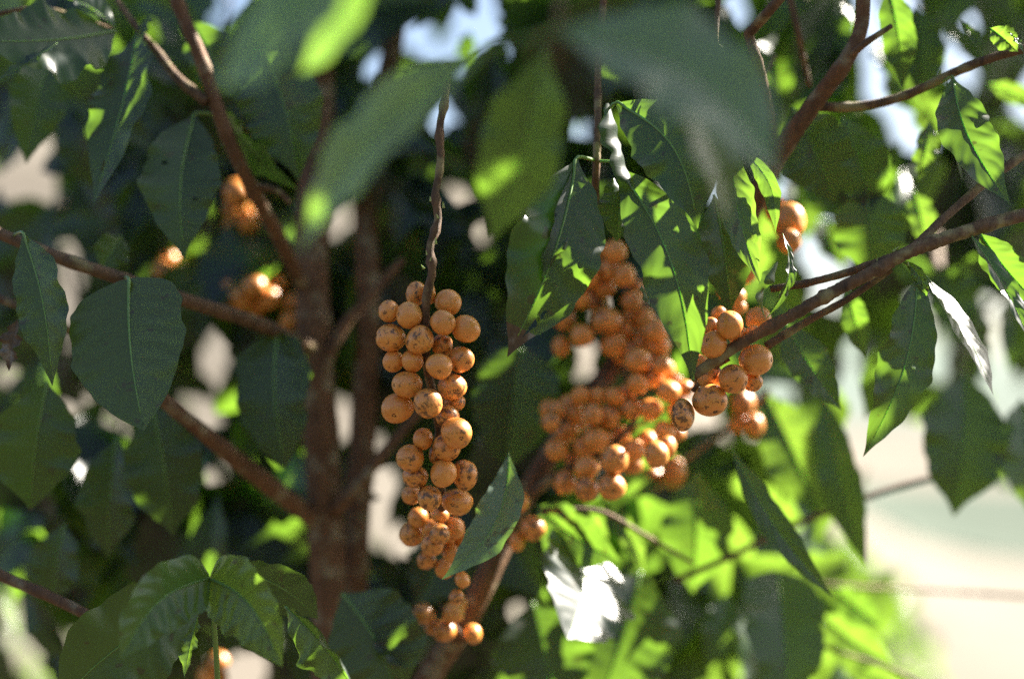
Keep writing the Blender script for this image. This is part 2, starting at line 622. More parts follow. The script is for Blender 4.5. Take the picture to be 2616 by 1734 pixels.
V, F = [], []
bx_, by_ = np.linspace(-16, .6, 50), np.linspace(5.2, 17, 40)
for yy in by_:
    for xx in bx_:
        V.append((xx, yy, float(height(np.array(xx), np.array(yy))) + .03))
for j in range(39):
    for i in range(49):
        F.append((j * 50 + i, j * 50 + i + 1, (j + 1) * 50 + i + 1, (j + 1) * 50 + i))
g = mesh_obj('brightened_bank', V, F, ground_material('brightened_earth', ((0.13, 0.115, 0.096), (0.16, 0.145, 0.122), (0.10, 0.094, 0.07)), .8))  # bank coloured paler to make up for the slanting sun on it
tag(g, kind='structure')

# ------------------------------------------------------------------ trunks and woody branches
def wood(root, name, r, pts, w0, w1, mat=BARK, **kw):
    """A tube through picture points (x, y, depth); w0 and w1 are its widths in that region's pixels."""
    q = [P(r, x, y, d) for x, y, d in pts]
    o = tube(name, q, size(r, w0, pts[0][2]) / 2, size(r, w1, pts[-1][2]) / 2, mat, root, **kw)
    return o


def buds(root, r, pts):
    for x, y, d, s_ in pts:
        c = np.array(P(r, x, y, d))
        h = size(r, s_, d)
        wob = rng.normal(size=3) * .25
        dirv = np.array([wob[0], -.2, .8 + wob[2]])
        dirv /= np.linalg.norm(dirv)
        p = [c - dirv * h, c - dirv * h * .3, c + dirv * h * .5, c + dirv * h * 1.2]
        V, F = tube_geo(p, h * .55, h * .12, n=12, sides=8)
        mesh_obj('bud', V, F, BUD, root)


trunk = thing('coffee_tree', 'thickest upright brown coffee trunk, standing left of the long hanging cherry bunch', 'tree', P('d', 770, 1700, .96))
wood(trunk, 'trunk', 'd', [(775, 1900, .96), (760, 1420, .96), (748, 1100, .96), (728, 800, .96), (722, 560, .97), (735, 300, 1.0), (750, 0, 1.05)], 84, 66, n=70, sides=18, knots=.10, knot_every=.075, wobble=.02)
wood(trunk, 'side_shoot', 'd', [(733, 890, .955), (790, 760, .95), (850, 690, .95), (930, 600, .96)], 30, 18, n=24, knots=.1)
wood(trunk, 'side_shoot', 'd', [(775, 1180, .95), (835, 1110, .945), (900, 1030, .95), (985, 930, .96)], 34, 22, n=24, knots=.1)

trunk2 = thing('coffee_tree', 'thinner dark upright coffee trunk, just right of the thickest one', 'tree', P('d', 830, 1700, 1.0))
wood(trunk2, 'trunk', 'd', [(800, 1900, 1.0), (815, 1400, 1.0), (838, 1000, 1.0), (852, 700, 1.0), (848, 430, 1.02), (900, 150, 1.05), (930, -50, 1.08)], 66, 44, n=60, sides=14, knots=.12, knot_every=.07, wobble=.02)

lean = thing('coffee_tree', 'leaning coffee stem that rises from the bottom edge into the large orange cherry mass', 'tree', P('d', 990, 1700, .86))
wood(lean, 'trunk', 'd', [(930, 1720, 0.890), (990, 1568, 0.890), (1070, 1440, 0.890), (1130, 1320, 0.890), (1190, 1190, 0.900), (1245, 1090, 0.905), (1330, 960, 0.915), (1420, 840, 0.930), (1500, 700, 0.950)], 66, 40, n=60, sides=14, knots=.10, knot_every=.06, wobble=.03)
wood(lean, 'side_shoot', 'd', [(1215, 1150, 0.900), (1300, 1090, 0.890), (1400, 1040, 0.880), (1470, 970, 0.875)], 26, 12, n=24, mat=TWIG, knots=.1)

# upper left branch with lit patches
b1 = thing('coffee_branch', 'slanting brown branch in the upper left, two small sunlit patches near its top', 'branch', P('d', 690, 640, .9))
wood(b1, 'stem', 'd', [(385, -60, .84), (420, 30, .84), (470, 150, .84), (520, 300, .845), (575, 420, .86), (640, 540, .9), (700, 660, .95)], 30, 32, n=60, mat=BARK, knots=.14, knot_every=.04, wobble=.03)
wood(b1, 'side_shoot', 'd', [(478, 236, .84), (410, 180, .845), (360, 115, .85), (325, 75, .85), (270, 0, .86)], 26, 12, n=30, mat=TWIG, knots=.12)
wood(b1, 'side_shoot', 'd', [(590, 430, .865), (520, 330, .9), (610, 400, .9)][:1] + [(640, 440, .86), (670, 470, .86)], 18, 12, n=12, mat=TWIG)
leaf(b1, 'd', 318, 78, 215, 475, 74, .86, .80, 12, bend=.05, arch=.10, foldL=8, foldR=20, wave=.10, seed=1, stalk=P('d', 330, 85, .85), holes=((-.1, .82, .12, .03),))
leaf(b1, 'd', 452, 262, 425, 600, 88, .845, .82, -8, bend=-.04, arch=.08, foldL=10, foldR=10, wave=.06, seed=2, holes=((.45, .62, .10, .012), (-.5, .4, .05, .007)), stalk=P('d', 500, 265, .843))
leaf(b1, 'd', 600, 110, 690, 420, 98, .88, .86, 10, bend=.06, arch=.1, wave=.07, seed=3)
leaf(b1, 'd', 480, 215, 690, 440, 34, .86, .86, 52, bend=-.05, wave=.1, seed=4)
leaf(b1, 'd', 440, 45, 560, 240, 60, .88, .88, -10, wave=.12, seed=5, stalk=P('d', 432, 40, .845))
leaf(b1, 'd', 345, 40, 330, 95, 16, .85, .84, 40, wave=.2, seed=6, rib=False)

b2 = thing('coffee_branch', 'dark leafy branch tip in the top left corner with a pale shiny leaf edge', 'branch', P('d', -60, 60, .8))
wood(b2, 'stem', 'd', [(-160, 60, .82), (-40, 40, .82), (100, 20, .83), (262, 68, .845)], 14, 8, n=24, mat=TWIG, knots=.1)
leaf(b2, 'd', 268, 72, -60, 95, 92, .84, .78, 28, bend=.05, arch=.06, foldL=10, foldR=-6, curlR=-10, wave=.10, seed=7)
leaf(b2, 'd', 268, 66, 95, -10, 44, .84, .83, 0, face=True, bend=-.06, arch=.1, foldL=25, foldR=30, wave=.16, seed=8)
leaf(b2, 'A', 380, 290, -60, 560, 40, .80, .78, 40, bend=.05, wave=.2, seed=9)
bt = thing('coffee_branch', 'small dark leaves breaking up the white sky openings at the top centre', 'branch', P('d', 1040, -60, 1.12))
wood(bt, 'stem', 'd', [(1180, -90, 1.1), (1090, -30, 1.11), (1020, 30, 1.12), (960, 60, 1.13)], 12, 7, n=20, mat=TWIG)
for (x0, y0, x1, y1, hw, sd) in ((1000, -50, 1032, 66, 42, 301), (935, -30, 905, 98, 32, 302), (1085, 72, 1070, 158, 22, 303), (1160, 86, 1118, 205, 34, 304), (1180, -30, 1188, 66, 38, 305), (1060, -30, 1100, 40, 26, 306), (960, 160, 930, 225, 30, 307)):
    leaf(bt, 'd', x0, y0, x1, y1, hw, 1.1, 1.1, rng.uniform(-15, 15), seed=sd, wave=.08)
leaf(b2, 'd', 130, 100, 60, 380, 60, .9, .88, -20, wave=.08, seed=10)

# left middle branch, heart leaf
b3 = thing('coffee_branch', 'long thin branch crossing behind the large heart-shaped dark leaf on the left', 'branch', P('d', 690, 790, .93))
wood(b3, 'stem', 'd', [(-120, 490, .80), (0, 540, .80), (150, 600, .80), (285, 645, .81), (450, 700, .84), (590, 745, .88), (715, 800, .95)], 26, 34, n=60, mat=TWIG, knots=.12, knot_every=.05, wobble=.03)
leaf(b3, 'D', 860, 375, 960, 1385, 398, .775, .735, 0, shape='r', bend=-.015, arch=.05, foldL=7, foldR=9, wave=.035, seed=12, nib=.02, label='large heart-shaped dark leaf with a chewed patch and torn tip', stalk=P('d', 290, 640, .81), holes=((.06, .962, .17, .012),), pucker=.0007, nt_=90, nu=26)
leaf(b3, 'D', 150, 60, 350, 1090, 185, .77, .75, 8, bend=.06, arch=.06, foldL=8, foldR=12, wave=.06, seed=13, label='drooping dark leaf with one brown withered side', stalk=P('d', 30, 545, .80), nib=.05)
leaf(b3, 'D', 120, 640, 60, 990, 75, .76, .76, 35, mat=DRY, label='withered brown leaf scrap', wave=.2, seed=14, rib=False, curlL=40)
leaf(b3, 'd', 235, 620, 285, 545, 40, .85, .86, 20, seed=15, wave=.1)
leaf(b3, 'd', 640, 770, 660, 1085, 88, .9, .88, 6, bend=-.03, seed=16, wave=.05, shape='r', label='broad dark leaf left of the thickest trunk')
leaf(b3, 'd', 655, 770, 700, 940, 34, .93, .93, -30, seed=17, wave=.12)
b3b = thing('coffee_twig', 'thin bare twig low behind the left heart-shaped leaf', 'twig', P('d', 180, 770, .86))
wood(b3b, 'stem', 'd', [(-80, 650, .84), (0, 690, .84), (80, 722, .84), (185, 775, .86), (300, 840, .9)], 20, 14, n=30, mat=TWIG, knots=.12)
buds(b3b, 'd', [(40, 700, .84, 6)])

b4 = thing('coffee_branch', 'brown branch running down to the thickest trunk below the heart-shaped leaf', 'branch', P('d', 720, 1200, .95))
wood(b4, 'stem', 'd', [(330, 880, .84), (410, 950, .85), (490, 1015, .87), (570, 1080, .90), (735, 1205, .96)], 28, 46, n=40, mat=BARK, knots=.12, knot_every=.05)
leaf(b4, 'd', 350, 930, 400, 1240, 88, .88, .88, -10, bend=.04, seed=18, wave=.06)
leaf(b4, 'd', 110, 880, 70, 1180, 95, .84, .84, -14, seed=19, wave=.07, tip=.95)
leaf(b4, 'd', 270, 1010, 250, 1290, 72, .9, .9, 10, seed=20, wave=.07)

b5 = thing('coffee_branch', 'short brown branch at the lower left edge pointing down to the fresh leaf pair', 'branch', P('d', 240, 1450, .78))
wood(b5, 'stem', 'd', [(-100, 1270, .82), (0, 1328, .81), (110, 1375, .80), (240, 1440, .79), (330, 1500, .79)], 26, 24, n=36, mat=BARK, knots=.14, knot_every=.04)
leaf(b5, 'd', 150, 1210, 120, 1395, 64, .92, .92, 10, seed=22, wave=.07)

# the fresh pair of leaves, bottom left
b6 = thing('coffee_branch', 'shoot with a fresh pair of mid-green toothed leaves and larger dark leaves beneath', 'branch', P('d', 500, 1650, .72))
wood(b6, 'stem', 'd', [(520, 1750, .76), (505, 1600, .75), (495, 1440, .735), (486, 1333, .725)], 16, 9, n=30, mat=RIB, knots=.1)
buds(b6, 'd', [(488, 1330, .72, 5)])
leaf(b6, 'd', 484, 1336, 278, 1522, 74, .725, .685, -16, mat=YOUNG, bend=-.13, arch=.10, foldL=14, foldR=14, wave=.09, freq=4, seed=23, shape='r', nib=.03, pucker=.0010, label='fresh green leaf of the pair pointing down to the left', nt_=70, nu=20)
leaf(b6, 'd', 486, 1338, 652, 1540, 84, .725, .69, 14, mat=YOUNG, bend=.14, arch=.10, foldL=14, foldR=12, wave=.08, freq=4, seed=24, shape='r', nib=.03, pucker=.0010, label='fresh green leaf of the pair pointing down to the right', nt_=70, nu=20)
leaf(b6, 'd', 470, 1395, 120, 1640, 120, .78, .74, -14, bend=-.08, arch=.08, seed=25, wave=.07, label='large dark leaf under the fresh pair')
leaf(b6, 'd', 530, 1310, 735, 1430, 62, .78, .80, 15, bend=.10, seed=26, wave=.08)
leaf(b6, 'G', 1905, 1085, 2420, 1720, 190, .75, .72, 24, bend=.06, arch=.08, foldL=12, foldR=24, curlR=55, wave=.10, seed=27, label='dark leaf with a pale curled edge at the bottom')
leaf(b6, 'G', 1320, 1150, 1230, 1560, 60, .76, .74, 40, mat=YOUNG, wave=.15, seed=28)
leaf(b6, 'd', 790, 1370, 920, 1620, 115, .86, .84, -6, bend=.08, seed=29, wave=.06, label='dark bluish leaf with a bright corner at the bottom')
leaf(b6, 'd', 870, 1450, 945, 1545, 30, .855, .84, -42, seed=30, wave=.1)

# ------------------------------------------------------------------ big out-of-focus leaves close to the lens
fg = thing('coffee_branch', 'blurred branch arching across the top, nearest the lens, broad bluish leaves hanging from it', 'branch', P('d', 1290, 40, .47))
wood(fg, 'stem', 'd', [(1330, -180, .50), (1300, -40, .485), (1285, 90, .475), (1275, 160, .48)], 18, 12, n=24, mat=TWIG)
leaf(fg, 'd', 1280, 72, 1800, 420, 156, .475, .455, 0, mat=SHEEN, bend=.13, nref=(.05,-.88,.47), arch=.06, foldL=12, foldR=10, wave=.07, seed=31, label='broad arching leaf with a whitish sheen at the top')
leaf(fg, 'd', 1130, 112, 690, 590, 96, .49, .53, 0, mat=SHEEN, bend=-.04, nref=(-.2,-.9,.4), arch=.08, stalk=P('d', 1280, 76, .475), foldL=8, foldR=14, wave=.05, seed=32, label='long blurred leaf drooping to the lower left with a pale midrib')
leaf(fg, 'd', 1262, 110, 1135, 555, 98, .55, .58, 6, bend=.02, arch=.06, seed=33, wave=.06, label='dark blurred leaf hanging in the top centre')
leaf(fg, 'd', 1530, 170, 1685, 530, 78, .52, .54, 0, nref=(.3,-.8,.5), bend=.04, seed=34, wave=.06)
fg2 = thing('coffee_branch', 'blurred branch at the top left, close to the lens, with one pale yellow lit leaf', 'branch', P('d', 900, -150, .45))
wood(fg2, 'stem', 'd', [(1000, -330, .46), (930, -220, .455), (890, -140, .45), (870, -90, .45)], 14, 9, n=20, mat=TWIG)
leaf(fg2, 'd', 885, -140, 500, 200, 165, .45, .475, 0, mat=SHEEN, nref=(-.2,-.8,.55), bend=.10, arch=.07, seed=35, wave=.06, label='broad bluish blurred leaf at the top left')
leaf(fg2, 'd', 905, -120, 692, 172, 46, .46, .50, 24, mat=SHEEN, lit=True, bend=.04, seed=36, wave=.06, label='pale yellow sunlit blurred leaf')

# ------------------------------------------------------------------ centre: twig with the three sharp hanging leaves
b12 = thing('coffee_branch', 'upright thin twig above the orange cherry mass, with wavy drooping leaves edged in light', 'branch', P('d', 1385, 120, .78))
wood(b12, 'stem', 'd', [(1400, -60, .80), (1383, 150, .79), (1381, 300, .775), (1378, 380, .77), (1374, 470, .785), (1370, 560, .81)], 15, 19, n=50, mat=TWIG, knots=.16, knot_every=.03, wobble=.05)
n1 = P('d', 1376, 371, .77)
l1 = leaf(b12, 'd', 1333, 364, 1172, 825, 104, .755, .735, -14, bend=.045, arch=.10, foldL=6, foldR=8, curlR=12, wave=.10, freq=3, seed=41, tip=.86, nib=.04, stalk=n1, label='hanging green leaf with a dried ragged tip', holes=((.42, .82, .10, .07), (-.25, .32, .03, .008)), nt_=80, nu=22)
rolled_edge(l1, 'N', [(595, 330, .728), (560, 410, .726), (480, 510, .726), (405, 660, .728)], 18, 8)
leaf(b12, 'd', 1328, 380, 1250, 775, 40, .752, .742, 34, bend=-.10, arch=.08, foldL=10, foldR=20, curlR=60, wave=.16, freq=3, seed=42, rib=False, label='narrow folded flap of green leaf')
l2 = leaf(b12, 'd', 1420, 238, 1612, 530, 90, .76, .735, 0, bend=.13, arch=.12, foldL=3, foldR=10, curlL=16, wave=.09, freq=3.2, seed=43, stalk=P('d', 1381, 300, .775), label='leaf whose left edge curls over and shines white', nt_=70, nu=20)
rolled_edge(l2, 'B', [(1815, 690, .757), (1850, 880, .755), (1900, 1060, .754), (1970, 1250, .753)], 62, 1)
rolled_edge(l2, 'B', [(1850, 1190, .76), (1910, 1300, .757), (1985, 1400, .755)], 30, 2)
l3 = leaf(b12, 'd', 1420, 378, 1602, 885, 78, .765, .73, 6, bend=.07, arch=.09, foldL=4, foldR=9, curlL=16, wave=.09, freq=2.8, seed=44, stalk=n1, label='long pointed leaf hanging in front of the cherry mass', nt_=80, nu=22)
rolled_edge(l3, 'N', [(1225, 20, .757), (1240, 160, .755), (1310, 330, .753), (1345, 480, .752)], 90, 3)
rolled_edge(l3, 'N', [(1330, 820, .750), (1380, 930, .748), (1440, 1040, .747)], 26, 4)
leaf(b12, 'd', 1440, 400, 1424, 560, 50, .785, .785, 10, seed=45, wave=.08)
leaf(b12, 'd', 1650, 450, 1690, 720, 62, .778, .782, -8, seed=46, wave=.08, label='mid-green leaf behind the long pointed one')

# right: bright lit leaf
b13 = thing('coffee_branch', 'leafy twig right of centre with one glowing yellow-green leaf with a brown hole', 'branch', P('d', 1690, 250, .78))
wood(b13, 'stem', 'd', [(1790, 130, .86), (1740, 220, .82), (1700, 300, .78), (1692, 330, .765)], 10, 7, n=20, mat=TWIG)
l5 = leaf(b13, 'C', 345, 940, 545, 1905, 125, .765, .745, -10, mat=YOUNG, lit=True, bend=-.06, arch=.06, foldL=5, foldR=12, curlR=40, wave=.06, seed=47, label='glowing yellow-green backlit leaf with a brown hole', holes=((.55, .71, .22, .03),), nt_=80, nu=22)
rolled_edge(l5, 'F', [(655, 260, .738), (610, 350, .735), (560, 430, .734), (550, 520, .735), (575, 640, .74)], 26, 7)
leaf(b13, 'C', 430, 1010, 640, 1560, 62, .772, .76, 28, bend=.12, arch=.06, seed=48, wave=.08, curlR=30)
leaf(b13, 'F', 690, 70, 570, 650, 34, .755, .745, -38, bend=.14, arch=.1, foldL=20, foldR=30, seed=49, wave=.2)

# ------------------------------------------------------------------ right: the sharp main branch
b7 = thing('coffee_branch', 'sharp rough-barked branch slanting up to the right edge from the cherries', 'branch', P('d', 1600, 870, .76))
wood(b7, 'stem', 'd', [(1602, 868, .755), (1700, 800, .75), (1830, 728, .745), (1930, 672, .745), (2010, 632, .745), (2100, 582, .745), (2230, 535, .75), (2380, 492, .76), (2500, 460, .77)], 25, 32, n=150, sides=16, mat=TWIG, knots=.24, knot_every=.032, wobble=.10)
wood(b7, 'side_shoot', 'd', [(1780, 668, .77), (1860, 655, .765), (1950, 632, .755), (2030, 605, .75), (2110, 570, .748), (2180, 505, .755), (2290, 412, .765), (2420, 320, .78)], 17, 20, n=60, mat=TWIG, knots=.16, knot_every=.035, wobble=.05)
wood(b7, 'side_shoot', 'd', [(1770, 800, .765), (1860, 745, .765), (1960, 690, .76), (2060, 622, .755)], 20, 14, n=40, mat=TWIG, knots=.12, wobble=.05)
buds(b7, 'F', [(1445, 175, .745, 22), (1320, 240, .748, 12), (1525, 268, .745, 12), (1290, 340, .743, 24)])
leaf(b7, 'F', 1590, 330, 1225, 1560, 178, .75, .73, 6, bend=.055, arch=.06, foldL=10, foldR=8, wave=.13, freq=3.2, seed=51, label='long dark wavy leaf hanging below the branch', nib=.06, nt_=80, nu=22, holes=((.3, .5, .07, .009),), stalk=P('F', 1510, 270, .747))
leaf(b7, 'F', 1630, 340, 2095, 1150, 165, .755, .725, 0, face=True, lit=True, bend=.06, arch=.03, foldL=2, foldR=6, wave=.05, freq=2.2, seed=52, label='shining white leaf reflecting the sun', nt_=80, nu=22, stalk=P('F', 1500, 265, .747))
leaf(b7, 'F', 1505, 250, 1645, 520, 40, .75, .745, 30, bend=.1, wave=.15, seed=53)
leaf(b7, 'F', 1930, 60, 2370, 850, 66, .75, .73, -36, bend=.02, arch=.05, foldL=10, foldR=24, wave=.12, seed=54, label='narrow pale-edged leaf at the right edge')
leaf(b7, 'F', 2000, 60, 2420, 560, 130, .765, .75, 10, bend=-.05, arch=.06, seed=55, wave=.06)
leaf(b7, 'F', 690, 640, 1085, 1250, 150, .84, .82, -14, bend=-.04, arch=.08, foldL=8, foldR=10, seed=56, wave=.06, label='blue-grey leaf behind the branch with a bright glint')
leaf(b7, 'F', 1100, 420, 1230, 900, 90, .86, .86, 10, seed=57, wave=.08)

# right edge leaf (top right)
b8 = thing('coffee_branch', 'branch reaching the right edge at the top, with a sharp curled pale-rimmed leaf', 'branch', P('d', 2200, 170, .78))
wood(b8, 'stem', 'd', [(1880, 248, .805), (1990, 245, .805), (2090, 222, .80), (2200, 170, .79), (2290, 135, .775), (2400, 105, .77), (2500, 80, .77)], 22, 20, n=60, mat=TWIG, knots=.14, knot_every=.035, wobble=.04)
buds(b8, 'C', [(1745, 480, .79, 16), (2080, 370, .78, 16)])
l6 = leaf(b8, 'C', 1825, 510, 2215, 1375, 175, .785, .745, 4, bend=-.10, arch=.08, foldL=4, foldR=6, curlL=14, wave=.10, freq=2.6, seed=61, label='pointed leaf with a pale rolled left rim', nt_=80, nu=22, stalk=P('C', 1760, 545, .79))
rolled_edge(l6, 'C', [(1850, 540, .785), (1885, 680, .78), (1890, 860, .775), (1900, 1000, .772)], 50, 5)
rolled_edge(l6, 'C', [(1910, 1020, .77), (1990, 1110, .765), (2070, 1190, .76)], 16, 6)
leaf(b8, 'C', 1790, 520, 1890, 1215, 40, .80, .79, -40, bend=-.06, seed=62, wave=.15, arch=.1)
leaf(b8, 'C', 2075, 190, 2260, 350, 84, .77, .765, 10, mat=YOUNG, lit=True, seed=63, wave=.22, foldL=20, foldR=20, label='small crinkled leaf at the twig node')
leaf(b8, 'C', 2200, 210, 2300, 360, 26, .765, .76, -44, seed=64, wave=.2)
leaf(b8, 'C', 2060, 560, 2420, 720, 70, .95, .95, 6, lit=True, seed=65, wave=.08, mat=YOUNG, label='bright yellow-green blurred leaf at the right edge')
leaf(b8, 'C', 1880, 130, 2040, 370, 40, .86, .86, -20, seed=66, wave=.1)

# upper right thick branches
b10 = thing('coffee_branch', 'forked brown branches spreading upward in the upper right', 'branch', P('d', 1790, 380, .95))
wood(b10, 'stem', 'd', [(1700, 560, 0.860), (1780, 390, 0.820), (1830, 310, 0.810), (1900, 215, 0.800), (1955, 140, 0.790), (1990, 60, 0.790), (1995, -60, 0.790)], 50, 30, n=50, mat=BARK, knots=.1, knot_every=.05, wobble=.02)
wood(b10, 'side_shoot', 'd', [(1785, 370, .955), (1772, 270, .945), (1755, 170, 0.790), (1732, 90, 0.780), (1728, 70, 0.780)], 30, 18, n=36, mat=BARK, knots=.14)
wood(b10, 'side_shoot', 'd', [(1730, 78, 0.780), (1760, 45, 0.770), (1795, 5, 0.760), (1850, -60, 0.760)], 24, 24, n=20, mat=TWIG, knots=.1)
wood(b10, 'side_shoot', 'd', [(1955, 140, 0.790), (2000, 100, 0.780), (2060, 60, 0.780)], 20, 12, n=16, mat=TWIG)
wood(b10, 'side_shoot', 'd', [(1822, -20, 0.860), (1845, 80, 0.860), (1870, 200, 0.880)], 16, 12, n=20, mat=TWIG)
leaf(b10, 'C', 980, -30, 1160, 165, 90, .90, .895, 0, face=True, lit=True, seed=67, wave=.12, label='shiny whitish leaf at the top edge')
leaf(b10, 'd', 2050, -40, 2088, 205, 40, .84, .84, 10, seed=68, wave=.08)
leaf(b10, 'd', 2115, 10, 2130, 240, 56, .95, .95, -8, seed=69, wave=.08)
leaf(b10, 'd', 1945, 270, 2020, 500, 64, .86, .86, 8, seed=70, wave=.06)
leaf(b10, 'd', 1830, 250, 1930, 470, 85, .83, .83, 8, seed=71, wave=.06)
leaf(b10, 'd', 2000, 430, 2010, 640, 85, .86, .86, 8, seed=72, wave=.06)
leaf(b10, 'd', 2150, 280, 2120, 420, 30, .86, .86, -10, seed=73, wave=.12, mat=YOUNG)
leaf(b10, 'd', 2110, 440, 2140, 570, 34, .92, .92, 0, seed=74, wave=.1, mat=YOUNG)

lit1 = thing('coffee_branch', 'sunlit blurred yellow-green leaves glowing between the forked branches', 'branch', P('d', 1900, -40, 1.15))
wood(lit1, 'stem', 'd', [(1830, -60, 1.15), (1900, 60, 1.14), (1960, 180, 1.12), (2000, 330, 1.1)], 16, 8, n=24, mat=TWIG)
for (x0, y0, x1, y1, hw, sd) in ((1800, 30, 1790, 215, 62, 75), (1850, 40, 1870, 240, 56, 76), (2062, 160, 2122, 268, 56, 77), (1850, 375, 1960, 520, 66, 78), (1840, 400, 1860, 560, 50, 79), (2120, 230, 2200, 330, 50, 80), (1900, 505, 1945, 620, 46, 81), (2030, 90, 2060, 190, 36, 82)):
    leaf(lit1, 'd', x0, y0, x1, y1, hw, 1.12, 1.1, rng.uniform(-15, 15), mat=YOUNG, lit=True, seed=sd, wave=.08)

tw = thing('coffee_twig', 'short hanging twig end with a tiny pale bud at the top', 'twig', P('d', 1660, 0, .78))
wood(tw, 'stem', 'd', [(1665, -60, .79), (1660, 0, .785), (1655, 60, .78), (1652, 108, .78)], 14, 11, n=24, mat=TWIG, knots=.14)
buds(tw, 'C', [(190, 270, .78, 14), (268, 310, .778, 20), (250, 290, .782, 14)])

# ------------------------------------------------------------------ lower middle and lower right leaves
b14 = thing('coffee_branch', 'low branch under the cherry mass, one crumpled leaf shining white', 'branch', P('d', 1400, 1180, .9))
wood(b14, 'stem', 'd', [(1250, 1180, .89), (1380, 1180, .89), (1480, 1230, .9), (1600, 1300, .93)], 14, 9, n=24, mat=TWIG, knots=.1)
leaf(b14, 'H', 1660, 690, 1540, 1300, 390, .90, .835, 0, face=True, lit=True, shape='r', nib=.06, bend=.03, arch=.03, foldL=7, foldR=6, wave=.07, freq=2.3, seed=83, label='crumpled leaf shining white in the sun', nt_=80, nu=22, pucker=.0004)
leaf(b14, 'H', 1330, 400, 1900, 780, 190, .9, .88, 6, seed=84, bend=-.05, wave=.06, label='dark green leaf above the white crumpled one')
leaf(b14, 'H', 1150, 60, 700, 905, 150, .80, .772, 0, mat=SHEEN, bend=.15, nref=(0,-.91,.41), arch=.04, foldL=12, foldR=16, wave=.06, seed=85, label='blue-grey folded leaf beside the lower cherries')
leaf(b14, 'E', 1230, 830, 1130, 1640, 285, .93, .93, 0, shape='r', seed=86, wave=.04, arch=.04, label='round very dark leaf between the two cherry bunches')
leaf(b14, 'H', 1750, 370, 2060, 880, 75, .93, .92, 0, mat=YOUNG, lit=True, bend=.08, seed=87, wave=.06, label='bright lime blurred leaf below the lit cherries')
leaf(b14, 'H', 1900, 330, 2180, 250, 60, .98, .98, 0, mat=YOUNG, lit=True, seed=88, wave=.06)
leaf(b14, 'd', 1480, 1320, 1380, 1640, 130, .98, .95, 6, seed=89, wave=.06)
leaf(b14, 'd', 1230, 1390, 1290, 1640, 120, .96, .94, -6, seed=90, wave=.06)
leaf(b14, 'd', 1060, 1240, 960, 1400, 75, .98, .96, 6, seed=91, wave=.06)
leaf(b14, 'd', 1610, 1090, 1600, 1370, 84, .98, .98, 4, seed=92, wave=.05, label='broad mid-green leaf right of the lit cherries')

b15 = thing('coffee_branch', 'lower right branch with large bright and dark leaves hanging in a row', 'branch', P('d', 1900, 950, 1.0))
wood(b15, 'stem', 'd', [(1560, 1340, .96), (1700, 1280, .97), (1800, 1225, .98), (1920, 1180, .99), (2060, 1130, 1.0), (2240, 1085, 1.02), (2420, 1050, 1.04)], 15, 13, n=50, mat=TWIG, knots=.12)
leaf(b15, 'I', 350, 30, 1030, 1030, 100, .86, .84, -10, bend=-.05, arch=.06, seed=93, wave=.06, label='long blue-grey leaf slanting down to the right')
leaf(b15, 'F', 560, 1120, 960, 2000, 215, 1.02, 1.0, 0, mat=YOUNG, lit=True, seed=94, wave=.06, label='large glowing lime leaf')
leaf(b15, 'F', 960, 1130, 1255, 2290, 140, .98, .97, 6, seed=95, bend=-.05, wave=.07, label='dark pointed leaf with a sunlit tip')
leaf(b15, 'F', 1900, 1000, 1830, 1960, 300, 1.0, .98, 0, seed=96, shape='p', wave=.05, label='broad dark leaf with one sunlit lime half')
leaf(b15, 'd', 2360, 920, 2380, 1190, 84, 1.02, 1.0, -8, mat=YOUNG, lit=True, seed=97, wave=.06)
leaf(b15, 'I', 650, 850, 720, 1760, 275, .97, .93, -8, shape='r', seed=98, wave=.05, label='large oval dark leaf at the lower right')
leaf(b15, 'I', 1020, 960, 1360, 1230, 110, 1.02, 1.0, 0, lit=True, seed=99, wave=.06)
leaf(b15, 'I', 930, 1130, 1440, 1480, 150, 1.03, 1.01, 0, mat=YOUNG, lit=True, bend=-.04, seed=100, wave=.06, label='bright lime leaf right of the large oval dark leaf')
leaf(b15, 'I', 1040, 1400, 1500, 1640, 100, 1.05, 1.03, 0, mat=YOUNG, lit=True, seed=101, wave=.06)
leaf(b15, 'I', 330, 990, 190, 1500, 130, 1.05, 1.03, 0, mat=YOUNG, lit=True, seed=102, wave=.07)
leaf(b15, 'I', 40, 640, 170, 830, 60, 1.05, 1.03, 0, mat=YOUNG, lit=True, seed=103, wave=.07)
tw2 = thing('coffee_twig', 'thin bare horizontal twig before the pale field at the lower right', 'twig', P('I', 1060, 950, 1.1))
wood(tw2, 'stem', 'I', [(940, 935, 1.08), (1100, 950, 1.08), (1500, 965, 1.1), (1900, 990, 1.12), (2420, 1025, 1.15)], 34, 24, n=36, mat=TWIG, knots=.12)
tw3 = thing('coffee_twig', 'thin twig slanting off the bottom edge at the lower right', 'twig', P('I', 950, 1330, 1.0))
wood(tw3, 'stem', 'I', [(900, 1310, .99), (1060, 1385, .99), (1390, 1490, 1.0), (1700, 1630, 1.0)], 30, 24, n=30, mat=TWIG, knots=.12)
buds(tw3, 'I', [(1060, 1385, .985, 26)])

